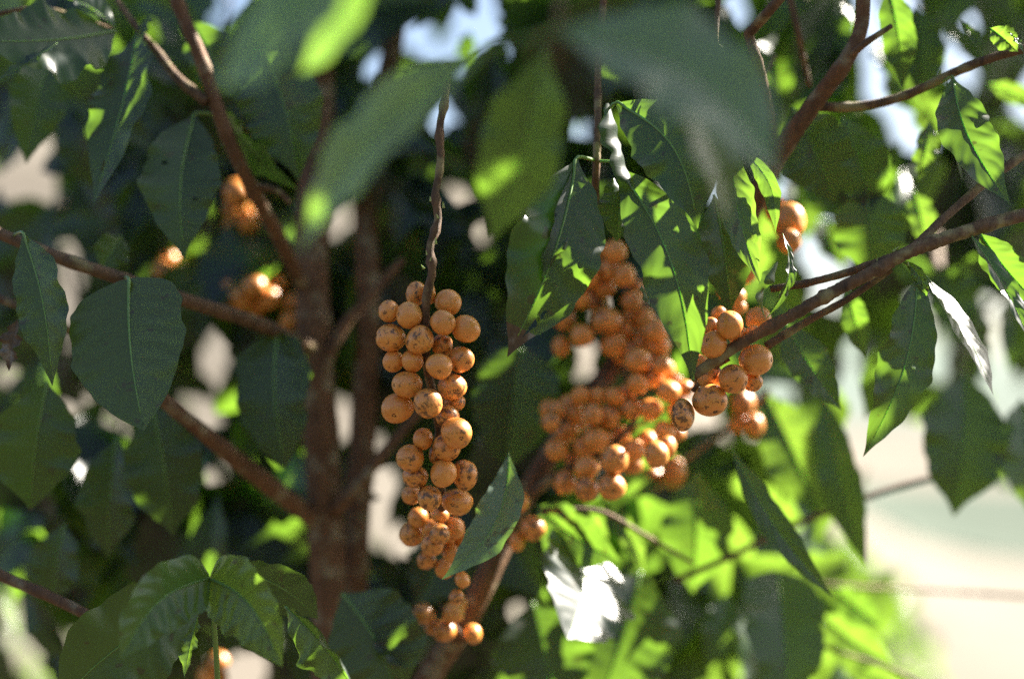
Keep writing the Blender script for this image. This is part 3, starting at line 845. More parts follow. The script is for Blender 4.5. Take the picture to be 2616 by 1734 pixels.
# ------------------------------------------------------------------ cherries
def cherry_mesh(seed):
    rg = np.random.default_rng(seed)
    V, F = [], []
    nr, ns = 18, 24
    ph = rg.random(4) * 6.28
    for i in range(nr + 1):
        th = math.pi * i / nr
        for j in range(ns):
            a = 2 * math.pi * j / ns
            r = 1 + .035 * math.sin(2 * a + ph[0]) * math.sin(th) + .03 * math.sin(3 * a + ph[1]) * math.sin(th) ** 2
            z = math.cos(th) * 1.04
            if i <= 4:
                z -= .10 * (1 - i / 4) ** 2       # dimple at the blossom end
            if i >= nr - 2:
                z += .06 * ((i - nr + 2) / 2)
            V.append((r * math.sin(th) * math.cos(a), r * math.sin(th) * math.sin(a), z))
    for i in range(nr):
        for j in range(ns):
            j2 = (j + 1) % ns
            F.append((i * ns + j, (i + 1) * ns + j, (i + 1) * ns + j2, i * ns + j2))
    me = bpy.data.meshes.new('cherry')
    me.from_pydata(V, [], F)
    me.polygons.foreach_set('use_smooth', [True] * len(me.polygons))
    me.materials.append(CHERRY)
    me.update()
    # calyx: a small ragged ring with a pit
    V, F = [], []
    prof = ((.0, .90), (.05, .915), (.07, .955), (.11, .970), (.14, .955), (.15, .90))
    n_ = 14
    for (rr, z) in prof:
        for j in range(n_):
            a = 2 * math.pi * j / n_
            q = rr * (1 + .18 * math.sin(5 * a + ph[2]))
            V.append((q * math.cos(a), q * math.sin(a), z + .012 * math.sin(3 * a + ph[3])))
    for i in range(len(prof) - 1):
        for j in range(n_):
            j2 = (j + 1) % n_
            F.append((i * n_ + j, (i + 1) * n_ + j, (i + 1) * n_ + j2, i * n_ + j2))
    ca = bpy.data.meshes.new('calyx')
    ca.from_pydata(V, [], F)
    ca.materials.append(CALYX)
    ca.update()
    return me, ca


CH = [cherry_mesh(s_) for s_ in range(5)]


def bunch(label, r, items, d, stalk, w0=14, w1=10, spread=.006, group=None, calyx=True):
    """items: (x, y, rx, ry[, dz]) in region r. Depths are pushed apart until the cherries only touch."""
    root = thing('cherry_bunch', label, 'fruit', P(*stalk[0]), group)
    tube('stalk', [P(*q) for q in stalk], size(stalk[0][0], w0, d) / 2, size(stalk[0][0], w1, d) / 2, TWIG, root, n=50, sides=10, knots=.42, knot_every=.017, wobble=.12, seed=3)
    n = len(items)
    # later in the list = further in front unless dz says otherwise
    xs = [np.array(P(it[0], it[1], it[2], d)) if isinstance(it[0], str) else np.array(P(r, it[0], it[1], d)) for it in items]
    its = [it[1:] if isinstance(it[0], str) else it for it in items]
    regs = [it[0] if isinstance(it[0], str) else r for it in items]
    rad = [size(g_, (it[2] + it[3]) / 2, d) for g_, it in zip(regs, its)]
    dep = [d + (it[4] if len(it) > 4 else 0) + rng.uniform(-1, 1) * spread for it in its]
    for _ in range(60):
        for i in range(n):
            for j in range(i):
                dd = np.linalg.norm(xs[i] - xs[j])
                rr = (rad[i] + rad[j]) * .96
                if dd < rr:
                    need = math.sqrt(rr * rr - dd * dd)
                    gap = dep[i] - dep[j]
                    if abs(gap) < need:
                        s_ = 1 if gap > 0 else -1
                        m = (need - abs(gap)) * .25
                        dep[i] += s_ * m
                        dep[j] -= s_ * m
        dep = [min(max(x, d - .055), d + .062) for x in dep]
    sp = spline([P(*q) for q in stalk], 40)
    for i, it in enumerate(its):
        u, v = px(regs[i], it[0], it[1])
        c = Vector(CAMP + FWD * dep[i] + RIGHT * ((u - 1308) * K * dep[i]) - UP * ((v - 867) * K * dep[i]))
        rx, ry = size(regs[i], it[2], dep[i]) * 1.05, size(regs[i], it[3], dep[i]) * 1.05
        near = Vector(sp[np.argmin(np.linalg.norm(sp - np.array(c), axis=1))])
        out = (c - near).normalized() * .8 + Vector(rng.normal(size=3)) * .35 + Vector((0, -.15, -.1))
        me, ca = CH[int(rng.integers(5))]
        o = bpy.data.objects.new('cherry', me)
        COL.objects.link(o)
        o.parent = root
        o.matrix_parent_inverse = Matrix.Translation(-root.location)
        q = out.to_track_quat('Z', 'Y')
        rm = (rx + ry) / 2
        # stretch along picture x / y, then orient the blossom end outward
        St = Matrix.Diagonal((rx, rm, ry, 1))
        o.matrix_basis = Matrix.Translation(c) @ St @ q.to_matrix().to_4x4()
        if calyx and rng.random() < .6:
            k = bpy.data.objects.new('calyx', ca)
            COL.objects.link(k)
            k.parent = o
    return root


left_bunch = [
    (530, 470, 60, 82, .010), (620, 470, 40, 72, .012), (745, 530, 86, 82), (350, 590, 66, 72, .004), (485, 615, 82, 86, -.004), (710, 665, 86, 78, -.006), (865, 705, 92, 88, .004),
    (360, 765, 95, 92), (555, 780, 92, 92, -.006), (705, 815, 66, 76, .006), (380, 920, 66, 74, .006), (505, 920, 72, 72, .004), (830, 910, 82, 86), (685, 955, 86, 82, -.006),
    (470, 1075, 98, 86), (770, 1090, 92, 88), (610, 1200, 90, 96, -.008), (405, 1235, 105, 96), (785, 1195, 72, 62, .012), (740, 1290, 82, 72, .006), (800, 1400, 100, 102, -.004),
    (575, 1440, 62, 72, .012), (735, 1495, 92, 84, .004), (665, 1545, 50, 60, .014)]
left_low = [('H', 490, 95, 100, 78, 0.004), ('H', 525, 215, 82, 78, 0.010), ('H', 714, 195, 82, 92, 0.005), ('H', 855, 205, 82, 100, 0.012), ('H', 620, 360, 77, 82, 0.020), ('H', 805, 385, 102, 86, 0.024),
            ('H', 500, 340, 62, 62, 0.036), ('H', 690, 470, 62, 52, 0.040), ('H', 545, 490, 64, 70, 0.046), ('H', 785, 560, 62, 76, 0.044), ('H', 500, 600, 80, 80, 0.044), ('H', 640, 670, 70, 78, 0.042), ('H', 770, 730, 60, 62, 0.050), ('H', 640, 560, 60, 60, 0.050), ('H', 840, 905, 45, 55, 0.050), ('H', 800, 1020, 45, 52, 0.050), ('H', 720, 830, 62, 62, .06), ('H', 600, 770, 60, 66, .055), ('H', 690, 600, 66, 66, .04), ('H', 840, 640, 50, 60, .05), ('H', 740, 620, 52, 60, 0.056)]
lb = bunch('long sharp orange cherry bunch hanging from a bare twig right of the trunks', 'E', left_bunch + left_low, .752,
      [('d', 1034, 150, .77), ('d', 1028, 230, .763), ('d', 1016, 300, .76), ('d', 1018, 380, .757), ('d', 1006, 450, .755), ('d', 1012, 510, .754), ('d', 994, 570, .752), ('d', 998, 630, .750), ('d', 984, 700, .752), ('d', 985, 830, .760), ('d', 1010, 960, .768), ('d', 1020, 1080, .78), ('d', 1020, 1240, .795)], w0=17, w1=22)
buds(lb, 'E', [(662, 120, .744, 20), (575, 292, .744, 16), (628, 240, .743, 12), (600, 200, .743, 12)])
buds(lb, 'B', [(625, 1330, .746, 14), (712, 1370, .744, 18), (672, 1445, .744, 14)])
bunch('small blurred orange cherry cluster low against the leaning stem', 'H', [(580, 1130, 75, 66), (780, 1125, 66, 76), (720, 1245, 76, 66), (910, 1265, 56, 66), (640, 1220, 50, 50, .01), (830, 1060, 40, 50, .01)], .86,
      [('H', 860, 1320, .875), ('H', 780, 1200, .872), ('H', 720, 1120, .875), ('H', 690, 1060, .88)], w0=30, w1=16)
bunch('three orange cherries on the leaning stem beside the blue-grey folded leaf', 'H', [(1215, 385, 66, 76), (1310, 560, 84, 82), (1205, 650, 52, 66, .01)], .865,
      [('H', 1250, 250, .885), ('H', 1260, 400, .88), ('H', 1250, 560, .88), ('H', 1235, 680, .885)], w0=20, w1=14)
right_top = [(1575, 40, 50, 76), (1590, 200, 72, 62, .008), (1860, 190, 72, 76), (1750, 170, 36, 62, .006), (1810, 310, 66, 76, -.004), (1500, 370, 72, 72), (1670, 350, 82, 86, -.004), (1920, 350, 72, 76), (1780, 430, 82, 72, .004),
             (1620, 500, 72, 76), (2010, 440, 42, 62, .01), (1970, 520, 72, 72, .006), (1520, 640, 76, 76), (1800, 650, 96, 86, -.004), (2050, 640, 72, 72, .004), (1640, 750, 76, 76), (1920, 730, 72, 76, .006), (1850, 810, 90, 82, .004), (1500, 820, 56, 72, .008), (2040, 810, 82, 76), (2130, 900, 82, 82), (1900, 880, 62, 62, .01), (1560, 290, 60, 66, .018), (1740, 540, 60, 60, .022), (1960, 640, 60, 60, .02), (1690, 250, 50, 56, .02)]
bunch('upper blurred orange cherries clinging to the upright thin twig behind the wavy leaves', 'E', right_top, .91,
      [('d', 1374, 480, .90), ('d', 1372, 560, .915), ('d', 1385, 680, .925), ('d', 1420, 800, .925), ('d', 1450, 880, .925)], w0=16, w1=12)
right_low = [(720, 510, 95, 95), (890, 520, 86, 95, .006), (1060, 520, 100, 95, .002), (1230, 640, 120, 110), (1290, 390, 112, 95), (1440, 330, 110, 100), (1540, 210, 100, 95), (1600, 470, 115, 110, -.004), (1420, 650, 112, 106), (1350, 230, 100, 90, .006), (1000, 720, 120, 110),
             (850, 700, 95, 110), (480, 650, 86, 95), (420, 780, 95, 95), (480, 1050, 110, 116), (870, 950, 130, 120), (755, 1030, 120, 110), (970, 930, 62, 76), (560, 1380, 115, 120), (780, 1235, 120, 118, -.016), (1055, 1150, 125, 150, -.036), (1030, 1425, 130, 136, -.036), (780, 1445, 116, 130, -.016),
             (1480, 1100, 110, 130, -.050), (1590, 1020, 72, 110, -.040), (1390, 970, 110, 110), (1250, 1060, 110, 120), (1560, 870, 110, 100), (1680, 890, 82, 82), (1720, 690, 116, 150, -.006), (1230, 1200, 110, 100, .01), (620, 850, 82, 82, .01), (1760, 440, 82, 82), (1180, 480, 90, 90, .012), (660, 700, 80, 80, .016), (1120, 900, 90, 90, .018), (640, 1180, 80, 90, .012), ('E', 2130, 720, 78, 78, .012), ('E', 2150, 820, 80, 76, .02), ('E', 2010, 920, 84, 80, .01), ('E', 2180, 980, 80, 76, .012), ('E', 1960, 860, 70, 70, .03), ('E', 2080, 740, 70, 74, .03), ('E', 1560, 1220, 80, 76, .02), ('E', 1520, 1400, 70, 74, .024), ('E', 1600, 1320, 76, 72, .03), ('E', 2240, 1060, 76, 76, .02), ('E', 1420, 1240, 60, 66, .03)]
bunch('dense mass of blurred orange cherries, brightly sunlit at its lower end', 'Q', right_low, .88,
      [('Q', 2000, 300, .85), ('Q', 1600, 620, .89), ('Q', 1250, 850, .90), ('Q', 900, 1150, .90), ('Q', 500, 1500, .905)], w0=44, w1=36)
right_branch = [(205, 690, 48, 66, .006), (265, 605, 52, 50, .012), (335, 680, 82, 92), (230, 812, 80, 92, -.004), (400, 760, 62, 72, .01), (490, 725, 42, 46, .012), (510, 912, 106, 102, .008), (358, 1040, 92, 92, .006), (490, 1060, 62, 62, .016), (205, 1030, 82, 86, .012), (205, 1182, 116, 96, .014), (20, 1280, 72, 112, .006), (130, 945, 72, 62, .016), (525, 640, 82, 82, .03)]
bunch('speckled cherries crowded around the end of the sharp rough-barked branch', 'F', right_branch, .752,
      [('F', 330, 900, .765), ('F', 240, 960, .766), ('F', 160, 1040, .768), ('F', 90, 1120, .772)], w0=40, w1=30)
bunch('orange cherries behind the glowing yellow-green leaf', 'F', [(430, 310, 86, 96, -.004), (350, 180, 42, 52), (380, 490, 56, 62), (300, 450, 46, 52), (400, 560, 42, 52), ('C', 390, 1420, 100, 112), ('C', 730, 1480, 100, 120, .01), (730, 120, 62, 90), ('C', 640, 1400, 70, 90, .02), ('C', 300, 1500, 60, 70, .02)], .86,
      [('C', 560, 1300, .88), ('C', 520, 1450, .885), ('F', 460, 120, .885), ('F', 440, 300, .885), ('F', 400, 600, .88)], w0=30, w1=22)
bunch('dark reddish blurred cherries below the branch-end cherries', 'F', [(420, 1200, 80, 90), (500, 1350, 60, 80), (400, 1330, 70, 70), ('Q', 1640, 1300, 100, 150), ('H', 2250, 180, 80, 100), ('H', 2120, 230, 60, 80, .01)], .98,
      [('F', 600, 1120, 1.0), ('F', 420, 1300, 1.0), ('H', 2200, 200, 1.0)], w0=40, w1=26)
bk = 'blurred cherry clusters deep in the bush'
bunch('sunlit orange cherries blurred beside the upper left slanting branch', 'A', [(1590, 1290, 86, 92), (1600, 1370, 60, 56, -.004), (1540, 1400, 46, 50), (1660, 1480, 70, 90, .01), (1570, 1520, 80, 80, .01)], 1.05, [('A', 1640, 1180, 1.07), ('A', 1610, 1320, 1.07), ('A', 1600, 1500, 1.07)], 40, 26, group=bk, calyx=False)
bunch('brownish blurred cherries in shade above the long crossing branch', 'D', [(1130, 240, 62, 62), (1090, 320, 70, 80), (1200, 380, 60, 60), (1280, 470, 58, 56), (1480, 430, 90, 80), (1400, 380, 70, 70)], 1.08, [('D', 1050, 180, 1.1), ('D', 1200, 350, 1.1), ('D', 1450, 480, 1.1)], 30, 22, group=bk, calyx=False)
bunch('pinkish blurred cherries against the left side of the thickest trunk', 'D', [(1945, 535, 60, 70), (1930, 655, 60, 60), (1800, 500, 74, 74), (1700, 420, 74, 74), (1620, 500, 78, 76), (1720, 545, 76, 74, .01), (1540, 440, 72, 76, .014), (1850, 400, 70, 70, .012), (1560, 560, 70, 66, .012), (1650, 360, 66, 66, .02)], 1.02, [('D', 1980, 440, 1.04), ('D', 1960, 560, 1.04), ('D', 1940, 700, 1.04)], 30, 22, group=bk, calyx=False)
bunch('blurred cherries between the two upright trunks', 'D', [(2260, 340, 66, 60), (2220, 280, 56, 56), (2300, 260, 50, 56)], 1.12, [('D', 2240, 200, 1.14), ('D', 2260, 300, 1.14), ('D', 2270, 380, 1.14)], 26, 20, group=bk, calyx=False)
bunch('orange blurred cherries above the fresh leaf pair, one catching sun', 'G', [(1050, 600, 70, 66), (1000, 540, 50, 60, -.004), (950, 590, 50, 50)], 1.1, [('G', 1000, 460, 1.12), ('G', 1010, 560, 1.12), ('G', 1040, 650, 1.12)], 26, 20, group=bk, calyx=False)
bunch('orange blurred cherries at the lower left edge above the short brown branch', 'G', [(455, 830, 62, 62), (580, 840, 50, 70), (130, 815, 56, 62), (410, 870, 40, 40)], 1.12, [('G', 420, 740, 1.14), ('G', 440, 840, 1.14), ('G', 460, 910, 1.14)], 26, 20, group=bk, calyx=False)
bunch('glowing peach blurred cherries tucked against the lower trunk', 'G', [(2020, 100, 56, 70), (2000, 270, 80, 90), (2050, 330, 50, 70)], 1.06, [('G', 2070, 20, 1.08), ('G', 2050, 180, 1.08), ('G', 2040, 380, 1.08)], 26, 20, group=bk, calyx=False)
bunch('peach blurred cherries glimpsed under the fresh leaf pair', 'G', [(1455, 1450, 70, 66), (1440, 1560, 76, 80), (1380, 1540, 60, 60)], 1.0, [('G', 1470, 1340, 1.02), ('G', 1460, 1480, 1.02), ('G', 1440, 1620, 1.02)], 26, 20, group=bk, calyx=False)

# ------------------------------------------------------------------ the bush behind: shaded leaves with openings to field and sky
GAPS = {
    'A': [(250, 1000, 120, 110), (150, 1130, 160, 70), (60, 1280, 90, 110), (790, 975, 75, 62), (760, 1225, 62, 80), (1030, 225, 72, 62), (840, 20, 62, 42), (1650, 20, 62, 50), (1450, 130, 60, 70), (2220, 1430, 62, 110), (480, 420, 90, 50), (340, 1290, 60, 90)],
    'B': [(270, 450, 92, 84), (490, 250, 40, 50), (590, 310, 62, 96), (770, 360, 60, 74), (850, 370, 34, 74), (1000, 120, 94, 84), (830, 60, 64, 44), (660, 730, 84, 84), (750, 780, 42, 52), (1610, 890, 84, 50), (30, 1450, 34, 150), (800, 1310, 62, 50), (1120, 330, 20, 40)],
    'C': [(400, 120, 24, 52), (345, 10, 34, 26), (1280, 90, 48, 62), (1530, 30, 62, 52), (1960, 140, 38, 38), (1265, 360, 52, 32), (1380, 390, 58, 46), (1470, 365, 36, 42), (1775, 400, 68, 72), (1275, 645, 42, 28), (1360, 625, 58, 42), (1430, 710, 48, 28), (1460, 775, 68, 48), (1540, 840, 50, 60), (1590, 920, 60, 70), (1640, 1010, 50, 80), (295, 1300, 58, 62), (815, 1340, 48, 62), (680, 1260, 52, 92), (750, 1390, 34, 42), (920, 1500, 104, 62), (2280, 720, 34, 52), (1900, 520, 52, 52), (600, 380, 40, 60)],
    'D': [(470, 150, 72, 72), (480, 340, 110, 100), (450, 470, 90, 90), (460, 620, 52, 44), (450, 800, 66, 84), (50, 640, 44, 84), (80, 1020, 96, 64), (0, 800, 24, 44), (1370, 780, 38, 74), (440, 1240, 120, 60), (600, 1180, 60, 40), (770, 1330, 84, 64), (900, 1430, 44, 62), (1490, 780, 64, 84), (1940, 860, 28, 44), (1420, 1320, 84, 74), (1280, 1210, 80, 70), (1430, 1000, 60, 120), (2250, 1250, 60, 170), (2240, 1460, 60, 60), (1880, 380, 60, 70), (1430, 90, 60, 70), (2170, 80, 50, 70), (840, 320, 40, 60)],
    'E': [(60, 1300, 74, 184), (830, 1010, 54, 42), (1690, 850, 60, 90), (1650, 980, 46, 80), (1720, 510, 54, 44), (1740, 575, 44, 34), (1900, 450, 38, 34), (1940, 960, 44, 44), (970, 80, 44, 74), (280, 1440, 56, 64), (920, 470, 50, 60)],
    'F': [(870, 100, 150, 150), (960, 240, 130, 110), (1000, 460, 88, 94), (1600, 560, 50, 100), (1640, 700, 60, 80), (1690, 880, 100, 150), (2090, 560, 34, 154), (2100, 880, 64, 64), (2170, 1080, 64, 84), (1150, 820, 60, 80), (1150, 1150, 60, 200), (1400, 1480, 200, 200), (130, 1130, 90, 70), (100, 1280, 120, 90), (620, 1130, 90, 80)],
    'G': [(1430, 200, 134, 74), (1760, 130, 84, 54), (110, 1310, 110, 130), (235, 1450, 80, 130), (480, 1280, 54, 124), (1430, 1450, 84, 104), (1720, 1450, 114, 104), (60, 1020, 80, 80), (600, 700, 50, 60), (500, 610, 40, 50)],
    'H': [(340, 260, 84, 144), (260, 590, 74, 94), (430, 680, 84, 50), (620, 740, 70, 70), (900, 420, 34, 54), (1200, 1100, 50, 50)],
    'I': [(1480, 100, 260, 140), (1700, 440, 420, 150), (2050, 330, 200, 120), (1900, 850, 420, 160), (2000, 1200, 330, 240), (1500, 1250, 120, 200), (450, 500, 80, 120), (300, 100, 60, 150), (1050, 620, 100, 120), (1000, 150, 50, 200), (650, 830, 90, 40)],
}
gap = np.zeros((GY, GX), bool)
core = np.zeros((GY, GX), bool)
yy_, xx_ = np.mgrid[0:GY, 0:GX]
for rg_, L_ in GAPS.items():
    for (x, y, rx, ry) in L_:
        u, v = px(rg_, x, y)
        s_ = REG[rg_][2]
        k_ = 1.28 if rg_ in 'C' and max(rx, ry) < 80 else .58 if rg_ in 'DGA' and max(rx, ry) < 105 else .74 if rg_ in 'DGA' else .8 if rg_ == 'E' else 1.0
        core |= ((xx_ * 8 + 4 - u) / (rx * s_ * k_ * .62)) ** 2 + ((yy_ * 8 + 4 - v) / (ry * s_ * k_ * .62)) ** 2 < 1
        gap |= ((xx_ * 8 + 4 - u) / (rx * s_ * k_)) ** 2 + ((yy_ * 8 + 4 - v) / (ry * s_ * k_)) ** 2 < 1
# the open right-hand side where little stands behind the first leaves
open_zone = ((xx_ * 8 > 1900) & (yy_ * 8 > 980)) | ((xx_ * 8 > 1640) & (yy_ * 8 > 1180))

# leaf shapes shared by the leaves of the bush behind: unit length, hanging along -Z, face to -Y
VAR = []
for s_ in range(9):
    V, F, UV, mid = leaf_geo((0, 0, 0), (0, 0, -1), .21 + .03 * (s_ % 3), roll=0, nref=(0, -1, 0), bend=.05 * ((s_ % 5) - 2), arch=.05 + .03 * (s_ % 4), foldL=8 + 3 * (s_ % 4), foldR=8 + 3 * ((s_ + 2) % 4),
                             curlL=12 * (s_ % 3), curlR=12 * ((s_ + 1) % 3), wave=.10, freq=2.5 + .3 * s_, seed=200 + s_, nt_=26, nu=7, pucker=.0004)
    for mt in (LEAF, YOUNG):
        o = mesh_obj('leaf', V, F, mt, None, UV)
        VAR.append((o.data, np.array(V)))
        bpy.data.objects.remove(o)


def leaf_matrix(rg, length, droop=45, tilt=30, roll=45):
    ax = rg.normal() * math.radians(droop)
    M = Matrix.Rotation(ax, 3, 'Y') @ Matrix.Rotation(math.radians(rg.uniform(-tilt, tilt)), 3, 'X') @ Matrix.Rotation(math.radians(rg.uniform(-roll, roll)), 3, 'Z')
    return M * length


AREAS = [  # anchor in display pixels, label
    (140, 170, 'shaded leafy branch filling the top left corner behind the slanting branch'),
    (470, 90, 'shaded leaves at the top behind the lit patches of the slanting branch'),
    (150, 470, 'shaded leaves on the left around the cream opening'),
    (430, 480, 'dark leaves in the middle left, behind the brownish blurred cherries'),
    (130, 820, 'dark leaves at the left edge behind the withered brown leaf scrap'),
    (480, 850, 'dim leaves right of the heart-shaped leaf with lime spots between them'),
    (150, 1200, 'dark leaves in the lower left above the short brown branch'),
    (480, 1230, 'darkest leaves above the fresh leaf pair'),
    (150, 1500, 'blurred leaves in the bottom left corner behind the large dark leaf'),
    (640, 1000, 'dark leaves directly left of the thickest trunk'),
    (620, 1480, 'dark leaves at the bottom behind the fresh leaf pair'),
    (900, 250, 'shaded leaves around the white sky openings at the top centre'),
    (930, 700, 'very dark leaves behind the top of the long cherry bunch'),
    (930, 1150, 'dark leaves between the trunks and the lower long bunch'),
    (930, 1450, 'dark leaves at the bottom under the long cherry bunch'),
    (1170, 420, 'dark leaves behind the two upright thin twigs'),
    (1220, 850, 'dark leaves around the round very dark leaf'),
    (1300, 1350, 'dark leaves around the white crumpled leaf'),
    (1450, 120, 'dark leaves at the top behind the broad arching leaf'),
    (1550, 600, 'dark leaves behind the cherry mass and long pointed leaf'),
    (1850, 420, 'dark leaves inside the fork of the upper right branches'),
    (2200, 100, 'leaves dotted with sky in the top right corner'),
    (2200, 620, 'dark leaves behind the right end of the sharp branch'),
    (1900, 750, 'leaves below the sharp branch near the blue-grey leaf'),
    (1600, 1350, 'sunlit mixed leaves at the bottom right of centre'),
    (1950, 1250, 'sunlit leaves around the large oval dark leaf'),
    (2250, 900, 'sunlit leaves near the broad half-lit leaf at the right'),
    (2250, 1450, 'blurred leaves before the pale field in the bottom right corner'),
]
bush = {}


def bush_leaf(M, c, var, x, y):
    d2 = [(ax - x) ** 2 + (ay - y) ** 2 for ax, ay, _l in AREAS]
    k = int(np.argmin(d2))
    bush.setdefault(k, []).append((M, c, var))


lit = [('E', 1370, 170, .74, .010), ('E', 1290, 460, .735, .008), ('B', 1390, 1420, .75, .012), ('B', 2000, 740, .75, .014), ('B', 2080, 880, .75, .010), ('B', 2100, 980, .745, .012), ('B', 1880, 850, .755, .014), ('B', 1900, 1050, .75, .012), ('B', 1940, 1180, .75, .010), ('B', 1990, 1480, .745, .014),
       ('N', 1330, 560, .74, .010), ('N', 1440, 1080, .735, .009), ('N', 1780, 420, .74, .014), ('N', 1880, 760, .735, .008), ('N', 480, 500, .74, .008), ('N', 590, 60, .745, .008),
       ('F', 570, 100, .75, .018), ('F', 590, 300, .745, .014), ('C', 430, 1300, .755, .014), ('C', 400, 1000, .765, .014), ('C', 500, 1480, .75, .016), ('F', 560, 500, .745, .014),
       ('C', 1880, 880, .76, .014), ('C', 2120, 740, .765, .014), ('C', 2170, 960, .755, .014), ('C', 2050, 1150, .75, .01), ('C', 2100, 200, .77, .012), ('C', 2230, 280, .765, .01),
       ('F', 1550, 740, .74, .008), ('F', 1340, 1290, .735, .012), ('F', 1700, 500, .745, .014), ('F', 1800, 700, .735, .022), ('F', 1900, 880, .72, .022), ('F', 1980, 1040, .71, .018), ('F', 2150, 480, .745, .012), ('F', 2260, 680, .74, .012), ('F', 820, 970, .83, .012),
       ('H', 1400, 760, .86, .024), ('H', 1520, 900, .86, .024), ('H', 1720, 950, .86, .024), ('H', 1560, 1120, .86, .024), ('H', 1850, 900, .86, .024),
       ('Q', 1060, 1120, .845, .024), ('Q', 840, 1220, .845, .024), ('Q', 1080, 1400, .845, .024), ('Q', 860, 1440, .845, .024), ('Q', 1530, 1060, .845, .024), ('Q', 1600, 1000, .845, .024), ('Q', 1300, 520, .84, .005), ('Q', 2090, 520, .764, .018), ('Q', 2080, 320, .764, .008), ('Q', 1800, 740, .84, .006),
       ('E', 860, 1400, .745, .010), ('E', 650, 1260, .74, .006), ('E', 840, 1000, .75, .005), ('E', 830, 1150, .75, .005), ('F', 450, 240, .85, .012), ('F', 270, 580, .76, .010), ('F', 370, 630, .745, .010), ('F', 270, 770, .74, .008), ('F', 200, 640, .75, .008),
       ('A', 1330, 290, .84, .007), ('A', 1360, 390, .84, .009), ('A', 1230, 560, .845, .014), ('A', 960, 270, .85, .008), ('A', 1060, 370, .848, .007), ('A', 400, 90, .83, .014), ('A', 550, 150, .835, .012), ('A', 300, 60, .83, .012), ('A', 200, 460, .79, .008), ('A', 60, 560, .785, .010),
       ('A', 1200, 780, .85, .010), ('A', 840, 630, .83, .008), ('A', 1620, 1280, 1.04, .02), ('A', 1480, 100, .88, .015),
       ('d', 760, 80, .48, .014), ('d', 720, 130, .49, .012), ('d', 800, 20, .47, .012), ('H', 1900, 600, .925, .02), ('H', 1850, 480, .86, .024), ('H', 2000, 780, .92, .02), ('H', 2100, 330, .98, .02),
       ('d', 1790, 120, 1.11, .03), ('d', 1860, 140, 1.11, .03), ('d', 1990, 180, 1.11, .04), ('d', 1900, 450, 1.11, .035), ('d', 1860, 500, 1.1, .02), ('d', 2160, 280, 1.1, .03), ('d', 2340, 190, .95, .03), ('d', 1930, 570, 1.1, .02), ('d', 2125, 500, .92, .02), ('d', 2130, 350, .86, .01),
       ('d', 690, 860, .93, .014), ('d', 1005, 500, .755, .006), ('d', 1012, 530, .752, .005), ('d', 960, 1530, .85, .012), ('d', 1120, 1330, .85, .012), ('d', 1080, 1400, .85, .01), ('d', 1010, 1540, .85, .012), ('d', 1200, 1240, .83, .006), 
       ('G', 2100, 1100, .76, .012), ('G', 2200, 1250, .74, .012), ('G', 2040, 1230, .75, .012), ('G', 1220, 1430, .745, .008), ('G', 2020, 90, 1.05, .02), ('G', 2000, 260, 1.05, .025), ('G', 1450, 1500, .98, .02), ('G', 1020, 560, 1.09, .012), ('G', 440, 820, 1.1, .012), ('G', 760, 1170, .77, .01),
       ('B', 1320, 1000, .57, .006), ('B', 960, 1240, .57, .008), ('B', 1010, 510, .56, .007), ('B', 1190, 480, .56, .005), ('C', 1120, 100, .888, .006), ('D', 1430, 100, 1.0, .015), ('D', 1860, 330, 1.0, .015)]
lit += [('I', 600, 250, 1.06, .034), ('I', 850, 200, 1.06, .034), ('I', 750, 450, 1.06, .034), ('I', 1200, 1300, 1.06, .034), ('I', 1000, 1200, 1.06, .034), ('I', 1300, 1400, 1.06, .034), ('I', 250, 1250, 1.06, .034), ('I', 350, 1400, 1.06, .034), ('I', 100, 750, 1.06, .034), ('I', 1700, 150, 1.06, .034), ('I', 1620, 40, 1.06, .034), ('F', 1100, 950, 1.06, .034), ('F', 1120, 1150, 1.06, .034), ('I', 1500, 1200, 1.06, .034), ('I', 1800, 1400, 1.06, .034), ('I', 2200, 800, 1.06, .034), ('I', 2250, 150, 1.06, .034), ('I', 1250, 750, 1.06, .034), ('H', 2000, 1000, 1.06, .034), ('H', 2150, 1000, 1.06, .034), ('H', 1900, 1250, 1.06, .034), ('I', 1750, 1500, 1.06, .034), ('I', 500, 650, 1.06, .034), ('I', 1600, 1000, 1.06, .034), ('I', 100, 1100, 1.06, .034), ('I', 400, 60, 1.06, .034), ('I', 300, 500, 1.06, .034), ('I', 2100, 300, 1.06, .034), ('H', 2000, 1400, 1.06, .034), ('H', 2200, 500, 1.06, .034), ('F', 700, 1250, 1.06, .034), ('F', 620, 1400, 1.06, .034), ('F', 250, 1300, 1.06, .034), ('I', 1100, 1480, 1.06, .034)]
lit += [('D', 1430, 100, 1.1, .019), ('D', 1380, 270, 1.1, .019), ('D', 1860, 250, 1.1, .019), ('D', 1520, 760, 1.1, .019), ('D', 1290, 1210, 1.1, .019), ('D', 1500, 1200, 1.1, .019), ('D', 1970, 1080, 1.1, .019), ('G', 380, 330, 1.1, .019), ('G', 1450, 500, 1.1, .019), ('G', 630, 640, 1.1, .019), ('G', 500, 610, 1.1, .019), ('A', 440, 410, 1.1, .019), ('A', 560, 320, 1.1, .019), ('A', 490, 490, 1.1, .019), ('B', 280, 1300, 1.1, .019), ('B', 600, 1050, 1.1, .019), ('G', 60, 1050, 1.1, .019), ('A', 1030, 60, 1.1, .019), ('A', 1100, 60, 1.1, .019), ('G', 230, 880, 1.1, .019), ('D', 1000, 1100, 1.1, .019)]
RAYS = [(np.array(P(r, x, y, d)), rad * (.62 if d < .8 else .75 if d < 1 else 1.0)) for r, x, y, d, rad in lit]
RAYS += EDGE
RO = np.array([a for a, _ in RAYS])
RR = np.array([b for _, b in RAYS])
SN = np.array(SUN)


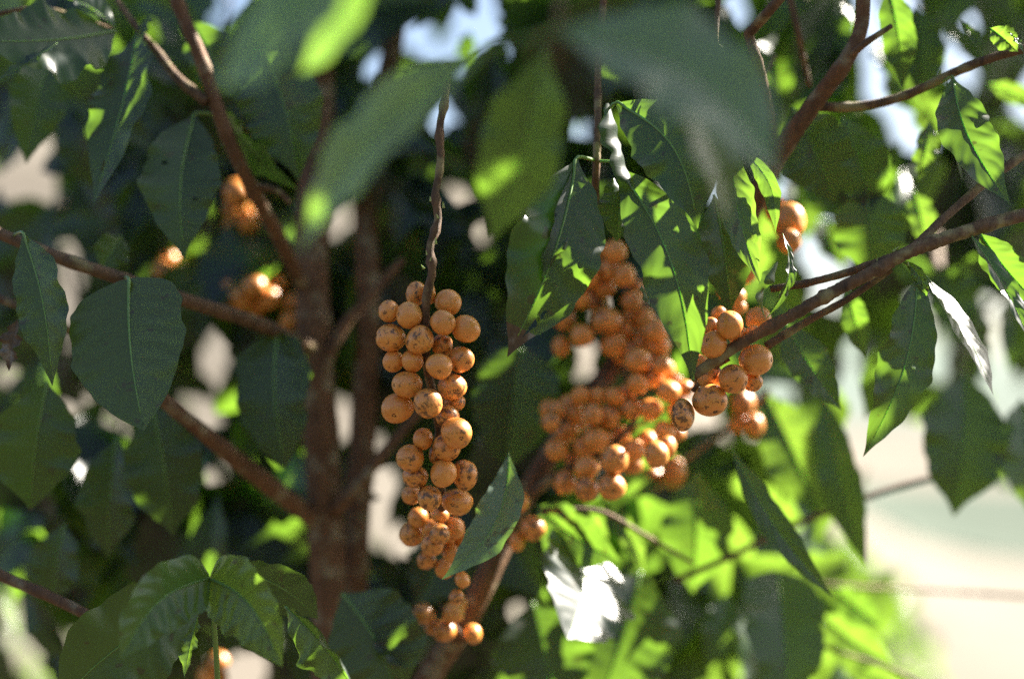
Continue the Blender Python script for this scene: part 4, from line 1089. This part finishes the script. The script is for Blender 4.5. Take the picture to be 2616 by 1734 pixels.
def blocks_beam(wv, slack=0.0):
    ctr = wv.mean(0)
    rc = ctr - RO
    ac = rc @ SN
    rad = np.linalg.norm(wv - ctr, axis=1).max()
    near = np.linalg.norm(rc - np.outer(ac, SN), axis=1) < RR + rad + slack
    if not near.any():
        return False
    rel = wv[:, None, :] - RO[None, near]
    al = rel @ SN
    dist = np.linalg.norm(rel - al[..., None] * SN, axis=2)
    return bool(np.any((al > .012) & (dist < RR[near] * .85 + slack)))


LAYERS = [(1.00, 1.20, (.135, .095, .062), .17, 1.0), (1.25, 1.5, (.165, .12, .08), .15, 1.0), (1.6, 1.95, (.20, .15, .10), .12, 1.0)]
wall = []
for (d0, d1, lens_, minnew, _q) in LAYERS:
    cov = np.zeros((GY, GX), bool)
    need = ~gap & ~open_zone
    fails = 0
    for it in range(5200):
        free = np.argwhere(need & ~cov)
        if len(free) < 260 or fails > 900:
            break
        cy, cx = free[rng.integers(len(free))]
        d = rng.uniform(d0, d1)
        ln = lens_[min(2, int(fails / 250))] * rng.uniform(.8, 1.15)
        M = leaf_matrix(rng, ln)
        vi = int(rng.integers(len(VAR)))
        vi = vi - vi % 2 if rng.random() < .8 else vi
        Vv = VAR[vi][1]
        Mw = np.array(M)
        wv = Vv @ Mw.T
        ctr = np.array(P('d', (cx * 8 + 4) * 2366 / 2616, (cy * 8 + 4) * 2366 / 2616, d))
        c = ctr - wv.mean(0)
        pr = project(wv + c)
        ix, iy = (pr[:, 0] // 8).astype(int), (pr[:, 1] // 8).astype(int)
        ok = (ix >= 0) & (ix < GX) & (iy >= 0) & (iy < GY)
        if ok.sum() < 8:
            fails += 1
            continue
        ci = np.zeros((GY, GX), bool)
        ci[iy[ok], ix[ok]] = True
        nall = ci.sum()
        if (ci & core).any() or (ci & gap).sum() > .05 * nall or (ci & open_zone).sum() > .5 * nall or (ci & ~cov & need).sum() < minnew * nall:
            fails += 1
            continue
        fails = max(0, fails - 3)
        if blocks_beam(wv + c):
            fails += .3
            continue
        cov |= ci
        wall.append((M, Vector(c), vi, cx * 8 * .9044, cy * 8 * .9044, d))
print('wall leaves', len(wall))
# loose sunlit leaves on the open right side
extra = 0
for it in range(1500):
    if extra >= 95:
        break
    cx, cy = (rng.integers(200, GX + 6), rng.integers(120, GY + 8)) if rng.random() < .5 else (rng.integers(200, 262), rng.integers(140, GY + 6))
    if not (cy < GY and cx < GX and open_zone[min(cy, GY - 1), min(cx, GX - 1)]):
        continue
    d = rng.uniform(1.05, 1.8)
    M = leaf_matrix(rng, rng.uniform(.08, .15), 55, 40, 60)
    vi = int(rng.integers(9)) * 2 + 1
    wv = VAR[vi][1] @ np.array(M).T
    c = np.array(P('d', cx * 8 * .9044, cy * 8 * .9044, d)) - wv.mean(0)
    pr = project(wv + c)
    ix, iy = (pr[:, 0] // 8).astype(int), (pr[:, 1] // 8).astype(int)
    ok = (ix >= 0) & (ix < GX) & (iy >= 0) & (iy < GY)
    if ok.sum() < 8 or gap[iy[ok], ix[ok]].mean() > .10:
        continue
    wall.append((M, Vector(c), vi, cx * 8 * .9044, cy * 8 * .9044, d))
    extra += 1
print('open leaves', extra)
SV, SF, SU = [], [], []
for (M, c, vi, x, y, d) in wall:
    if d > 1.58 and not (x > 1700 and y > 900):
        vv = VAR[vi][1] @ np.array(M).T + np.array(c)
        o_ = len(SV)
        SV.extend(vv[(a_ * 15 + b_)] for a_ in list(range(0, 26, 3)) + [25] for b_ in range(0, 15, 2))
        SU.extend((b_ / 14, a_ / 25) for a_ in list(range(0, 26, 3)) + [25] for b_ in range(0, 15, 2))
        SF.extend((o_ + a_ * 8 + b_, o_ + a_ * 8 + b_ + 1, o_ + a_ * 8 + b_ + 9, o_ + a_ * 8 + b_ + 8) for a_ in range(9) for b_ in range(7))
        continue
    bush_leaf(M, c, vi, x, y)
sf = mesh_obj('far_foliage', SV, SF, LEAF, None, SU)
tag(sf, 'mass of coffee foliage at the far side of the bush', 'foliage', kind='stuff')
print('parts per area', sorted(len(v) for v in bush.values()))
for k, L_ in bush.items():
    ax, ay, lab = AREAS[k]
    ds = [c.y for _m, c, _v in L_]
    dm = float(np.mean(ds))
    root = thing('coffee_branch', lab, 'branch', P('d', ax, ay, dm + .05), 'leafy branches deeper in the bush')
    q = sorted([Vector(c) for _m, c, _v in L_], key=lambda v: v.z)
    lo = Vector(np.mean([np.array(v) for v in q[:max(1, len(q) // 4)]], axis=0))
    hi = Vector(np.mean([np.array(v) for v in q[-max(1, len(q) // 4):]], axis=0))
    mid_ = Vector(np.mean([np.array(v) for v in q], axis=0)) + Vector((0, .03, 0))
    if (hi - lo).length > .03:
        tube('stem', [lo, mid_, hi], .0042, .0022, TWIG, root, n=24, sides=8, knots=.15)
    for (M, c, vi) in L_:
        o = bpy.data.objects.new('leaf', VAR[vi][0])
        COL.objects.link(o)
        o.parent = root
        o.matrix_parent_inverse = Matrix.Translation(-root.location)
        o.matrix_basis = Matrix.Translation(c) @ M.to_4x4()
# ------------------------------------------------------------------ crown overhead: throws the shade, with gaps where the sun comes through
# shaded part of the picture, as points the crown must cover
CV, CF, CU = [], [], []
nV = 0
ncan = 0
e1 = np.cross(SN, [0, 0, 1.]); e1 /= np.linalg.norm(e1)
e2 = np.cross(SN, e1)
for (M, wc, vi, x, y, d) in wall:
    if not ((x > 1700 and y > 880) or (x > 1480 and y > 1060)):
        SHADE.extend(list((VAR[vi][1][::40] @ np.array(M).T) + np.array(wc)))
for o_ in [o_ for o_ in COL.objects if o_.name.startswith('cherry') and o_.type == 'MESH']:
    cc = np.array(o_.matrix_basis.translation)
    for k_ in range(6):
        SHADE.append(cc + rng.normal(size=3) * .004)
for o_ in [o_ for o_ in COL.objects if o_.type == 'MESH' and o_.name.split('.')[0] in ('stem', 'trunk', 'side_shoot', 'stalk')]:
    vv = np.empty(len(o_.data.vertices) * 3, np.float32)
    o_.data.vertices.foreach_get('co', vv)
    SHADE.extend(list(vv.reshape(-1, 3)[::13]))
SH = np.array([np.array(v) for v in SHADE])
SA, SB, SL = SH @ e1, SH @ e2, SH @ SN
CELL = .004
TS = np.arange(.2, 2.6, .05)
bpy.context.view_layer.update()
dg = bpy.context.evaluated_depsgraph_get()
left = np.array([not sc.ray_cast(dg, Vector(q_) + SUN * .012, SUN)[0] for q_ in SH])
print('shade samples', len(SH), left.sum())
from mathutils.bvhtree import BVHTree
for rnd in range(4):
    if rnd:
        bv = BVHTree.FromPolygons([tuple(v_) for v_ in CV], CF)
        for k_ in np.argwhere(need_).ravel():
            left[k_] = bv.ray_cast(Vector(SH[k_]) + SUN * .012, SUN)[0] is None
        print('round', rnd, 'unshaded', left.sum(), 'crown', ncan)
    else:
        need_ = left.copy()
    tries = np.zeros(len(SH), int)
    for it in range(60000):
        if it % 400 == 0:
            todo = np.argwhere(left & (tries < 7)).ravel()
            if len(todo) < 40 or ncan > 7000:
                break
        si = int(todo[rng.integers(len(todo))])
        if not left[si]:
            continue
        tries[si] += 1
        q = SH[si]
        ln = rng.uniform(.07, .12) if tries[si] < 3 and rnd < 2 else rng.uniform(.02, .05)
        pr = project(q + TS[:, None] * SN)
        marg = ln / K / np.abs(pr[:, 2]) * .7 + 30
        inside = (pr[:, 2] > .1) & (pr[:, 0] > -marg) & (pr[:, 0] < 2616 + marg) & (pr[:, 1] > -marg) & (pr[:, 1] < 1734 + marg)
        last = np.argwhere(inside)
        t0_ = TS[last[-1, 0]] + .05 if len(last) else .2
        p = q + SN * (t0_ + rng.uniform(0, .5)) + (e1 * rng.normal() + e2 * rng.normal()) * ln * .12
        vi = int(rng.integers(9)) * 2
        M = np.array(leaf_matrix(rng, ln, 60, 60, 80))
        wv = VAR[vi][1] @ M.T
        wv = wv - wv.mean(0) + p
        if blocks_beam(wv[::3]):
            continue
        pl = float(p @ SN)
        cells = np.unique(np.stack([((wv @ e1) // CELL), ((wv @ e2) // CELL)], 1).astype(int), axis=0)
        ca, cb = (SA // CELL).astype(int), (SB // CELL).astype(int)
        m0 = np.argwhere(left & (np.abs(SA - p @ e1) < ln) & (np.abs(SB - p @ e2) < ln) & (SL < pl - .05)).ravel()
        cs = {(int(a_), int(b_)) for a_, b_ in cells}
        for k_ in m0:
            if (int(ca[k_]), int(cb[k_])) in cs:
                left[k_] = False
        me = VAR[vi][0]
        W_ = 15
        # light copy: every second row and column
        rows = list(range(0, 26, 3)) + [25]
        cols = list(range(0, W_, 2))
        idx = {}
        for a_ in rows:
            for b_ in cols:
                idx[(a_, b_)] = nV
                CV.append(wv[a_ * W_ + b_])
                CU.append((b_ / (W_ - 1), a_ / 25))
                nV += 1
        for a_ in range(len(rows) - 1):
            for b_ in range(len(cols) - 1):
                CF.append((idx[(rows[a_], cols[b_])], idx[(rows[a_], cols[b_ + 1])], idx[(rows[a_ + 1], cols[b_ + 1])], idx[(rows[a_ + 1], cols[b_])]))
        ncan += 1
print('crown leaves', ncan)
cn = mesh_obj('crown_foliage', CV, CF, LEAF, None, CU)
tag(cn, 'dense coffee foliage overhead and beside the picture that throws dappled shade', 'foliage', kind='stuff')
for (bx0, by0, bh, lab) in ((1.2, 5.3, .86, 'low sunlit coffee bush, blurred, beyond the large oval dark leaf'), (.62, 4.7, .92, 'low sunlit coffee bush, blurred, beneath the white crumpled leaf'),
                            (-1.95, 5.0, .95, 'low pale green coffee bush, blurred, in the bottom left corner')):
    gz = float(height(np.array(bx0), np.array(by0)))
    root = thing('coffee_bush', lab, 'bush', Vector((bx0, by0, gz)), 'low coffee bushes in the field')
    tube('trunk', [(bx0, by0, gz - .02), (bx0 + .02, by0, gz + bh * .4), (bx0 - .02, by0 + .02, gz + bh * .85)], .022, .008, BARK, root, n=14, sides=8)
    BV, BF, BU = [], [], []
    for it in range(320):
        ln = rng.uniform(.09, .15)
        M = np.array(leaf_matrix(rng, ln, 60, 50, 90))
        h_ = rng.random() ** .8
        rr_ = .48 * (1.05 - h_) ** .6 * (.35 + .65 * rng.random())
        th = rng.random() * 6.283
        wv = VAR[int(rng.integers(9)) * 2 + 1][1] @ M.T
        wv = wv - wv.mean(0) + np.array([bx0 + rr_ * math.cos(th), by0 + rr_ * math.sin(th), gz + .12 + h_ * (bh - .1)])
        rows, cols = (0, 5, 10, 15, 20, 25), (0, 4, 7, 10, 14)
        o_ = len(BV)
        for a_ in rows:
            for b_ in cols:
                BV.append(wv[a_ * 15 + b_])
                BU.append((b_ / 14, a_ / 25))
        for a_ in range(5):
            for b_ in range(4):
                BF.append((o_ + a_ * 5 + b_, o_ + a_ * 5 + b_ + 1, o_ + a_ * 5 + b_ + 6, o_ + a_ * 5 + b_ + 5))
    mesh_obj('crown', BV, BF, YOUNG, root, BU)
HV, HF, HU = [], [], []  # unseen leaf mass added behind the camera, blocks low sky light and reflections
for it in range(2600):
    ln = rng.uniform(.28, .5)
    M = np.array(leaf_matrix(rng, ln, 70, 70, 90))
    p = np.array([rng.uniform(-9, 9), -5.2 - rng.random() ** 1.5 * 1.6, rng.uniform(.05, 4.3 + .5 * math.sin(it))])
    wv = VAR[int(rng.integers(9)) * 2][1] @ M.T
    wv = wv - wv.mean(0) + p
    rows, cols = (0, 6, 12, 18, 25), (0, 4, 7, 10, 14)
    o_ = len(HV)
    for a_ in rows:
        for b_ in cols:
            HV.append(wv[a_ * 15 + b_])
            HU.append((b_ / 14, a_ / 25))
    for a_ in range(4):
        for b_ in range(4):
            HF.append((o_ + a_ * 5 + b_, o_ + a_ * 5 + b_ + 1, o_ + a_ * 5 + b_ + 6, o_ + a_ * 5 + b_ + 5))
hd = mesh_obj('sky_blocking_foliage', HV, HF, LEAF, None, HU)
tag(hd, 'unseen leaves added behind the camera to block the low sky', 'foliage', kind='stuff')
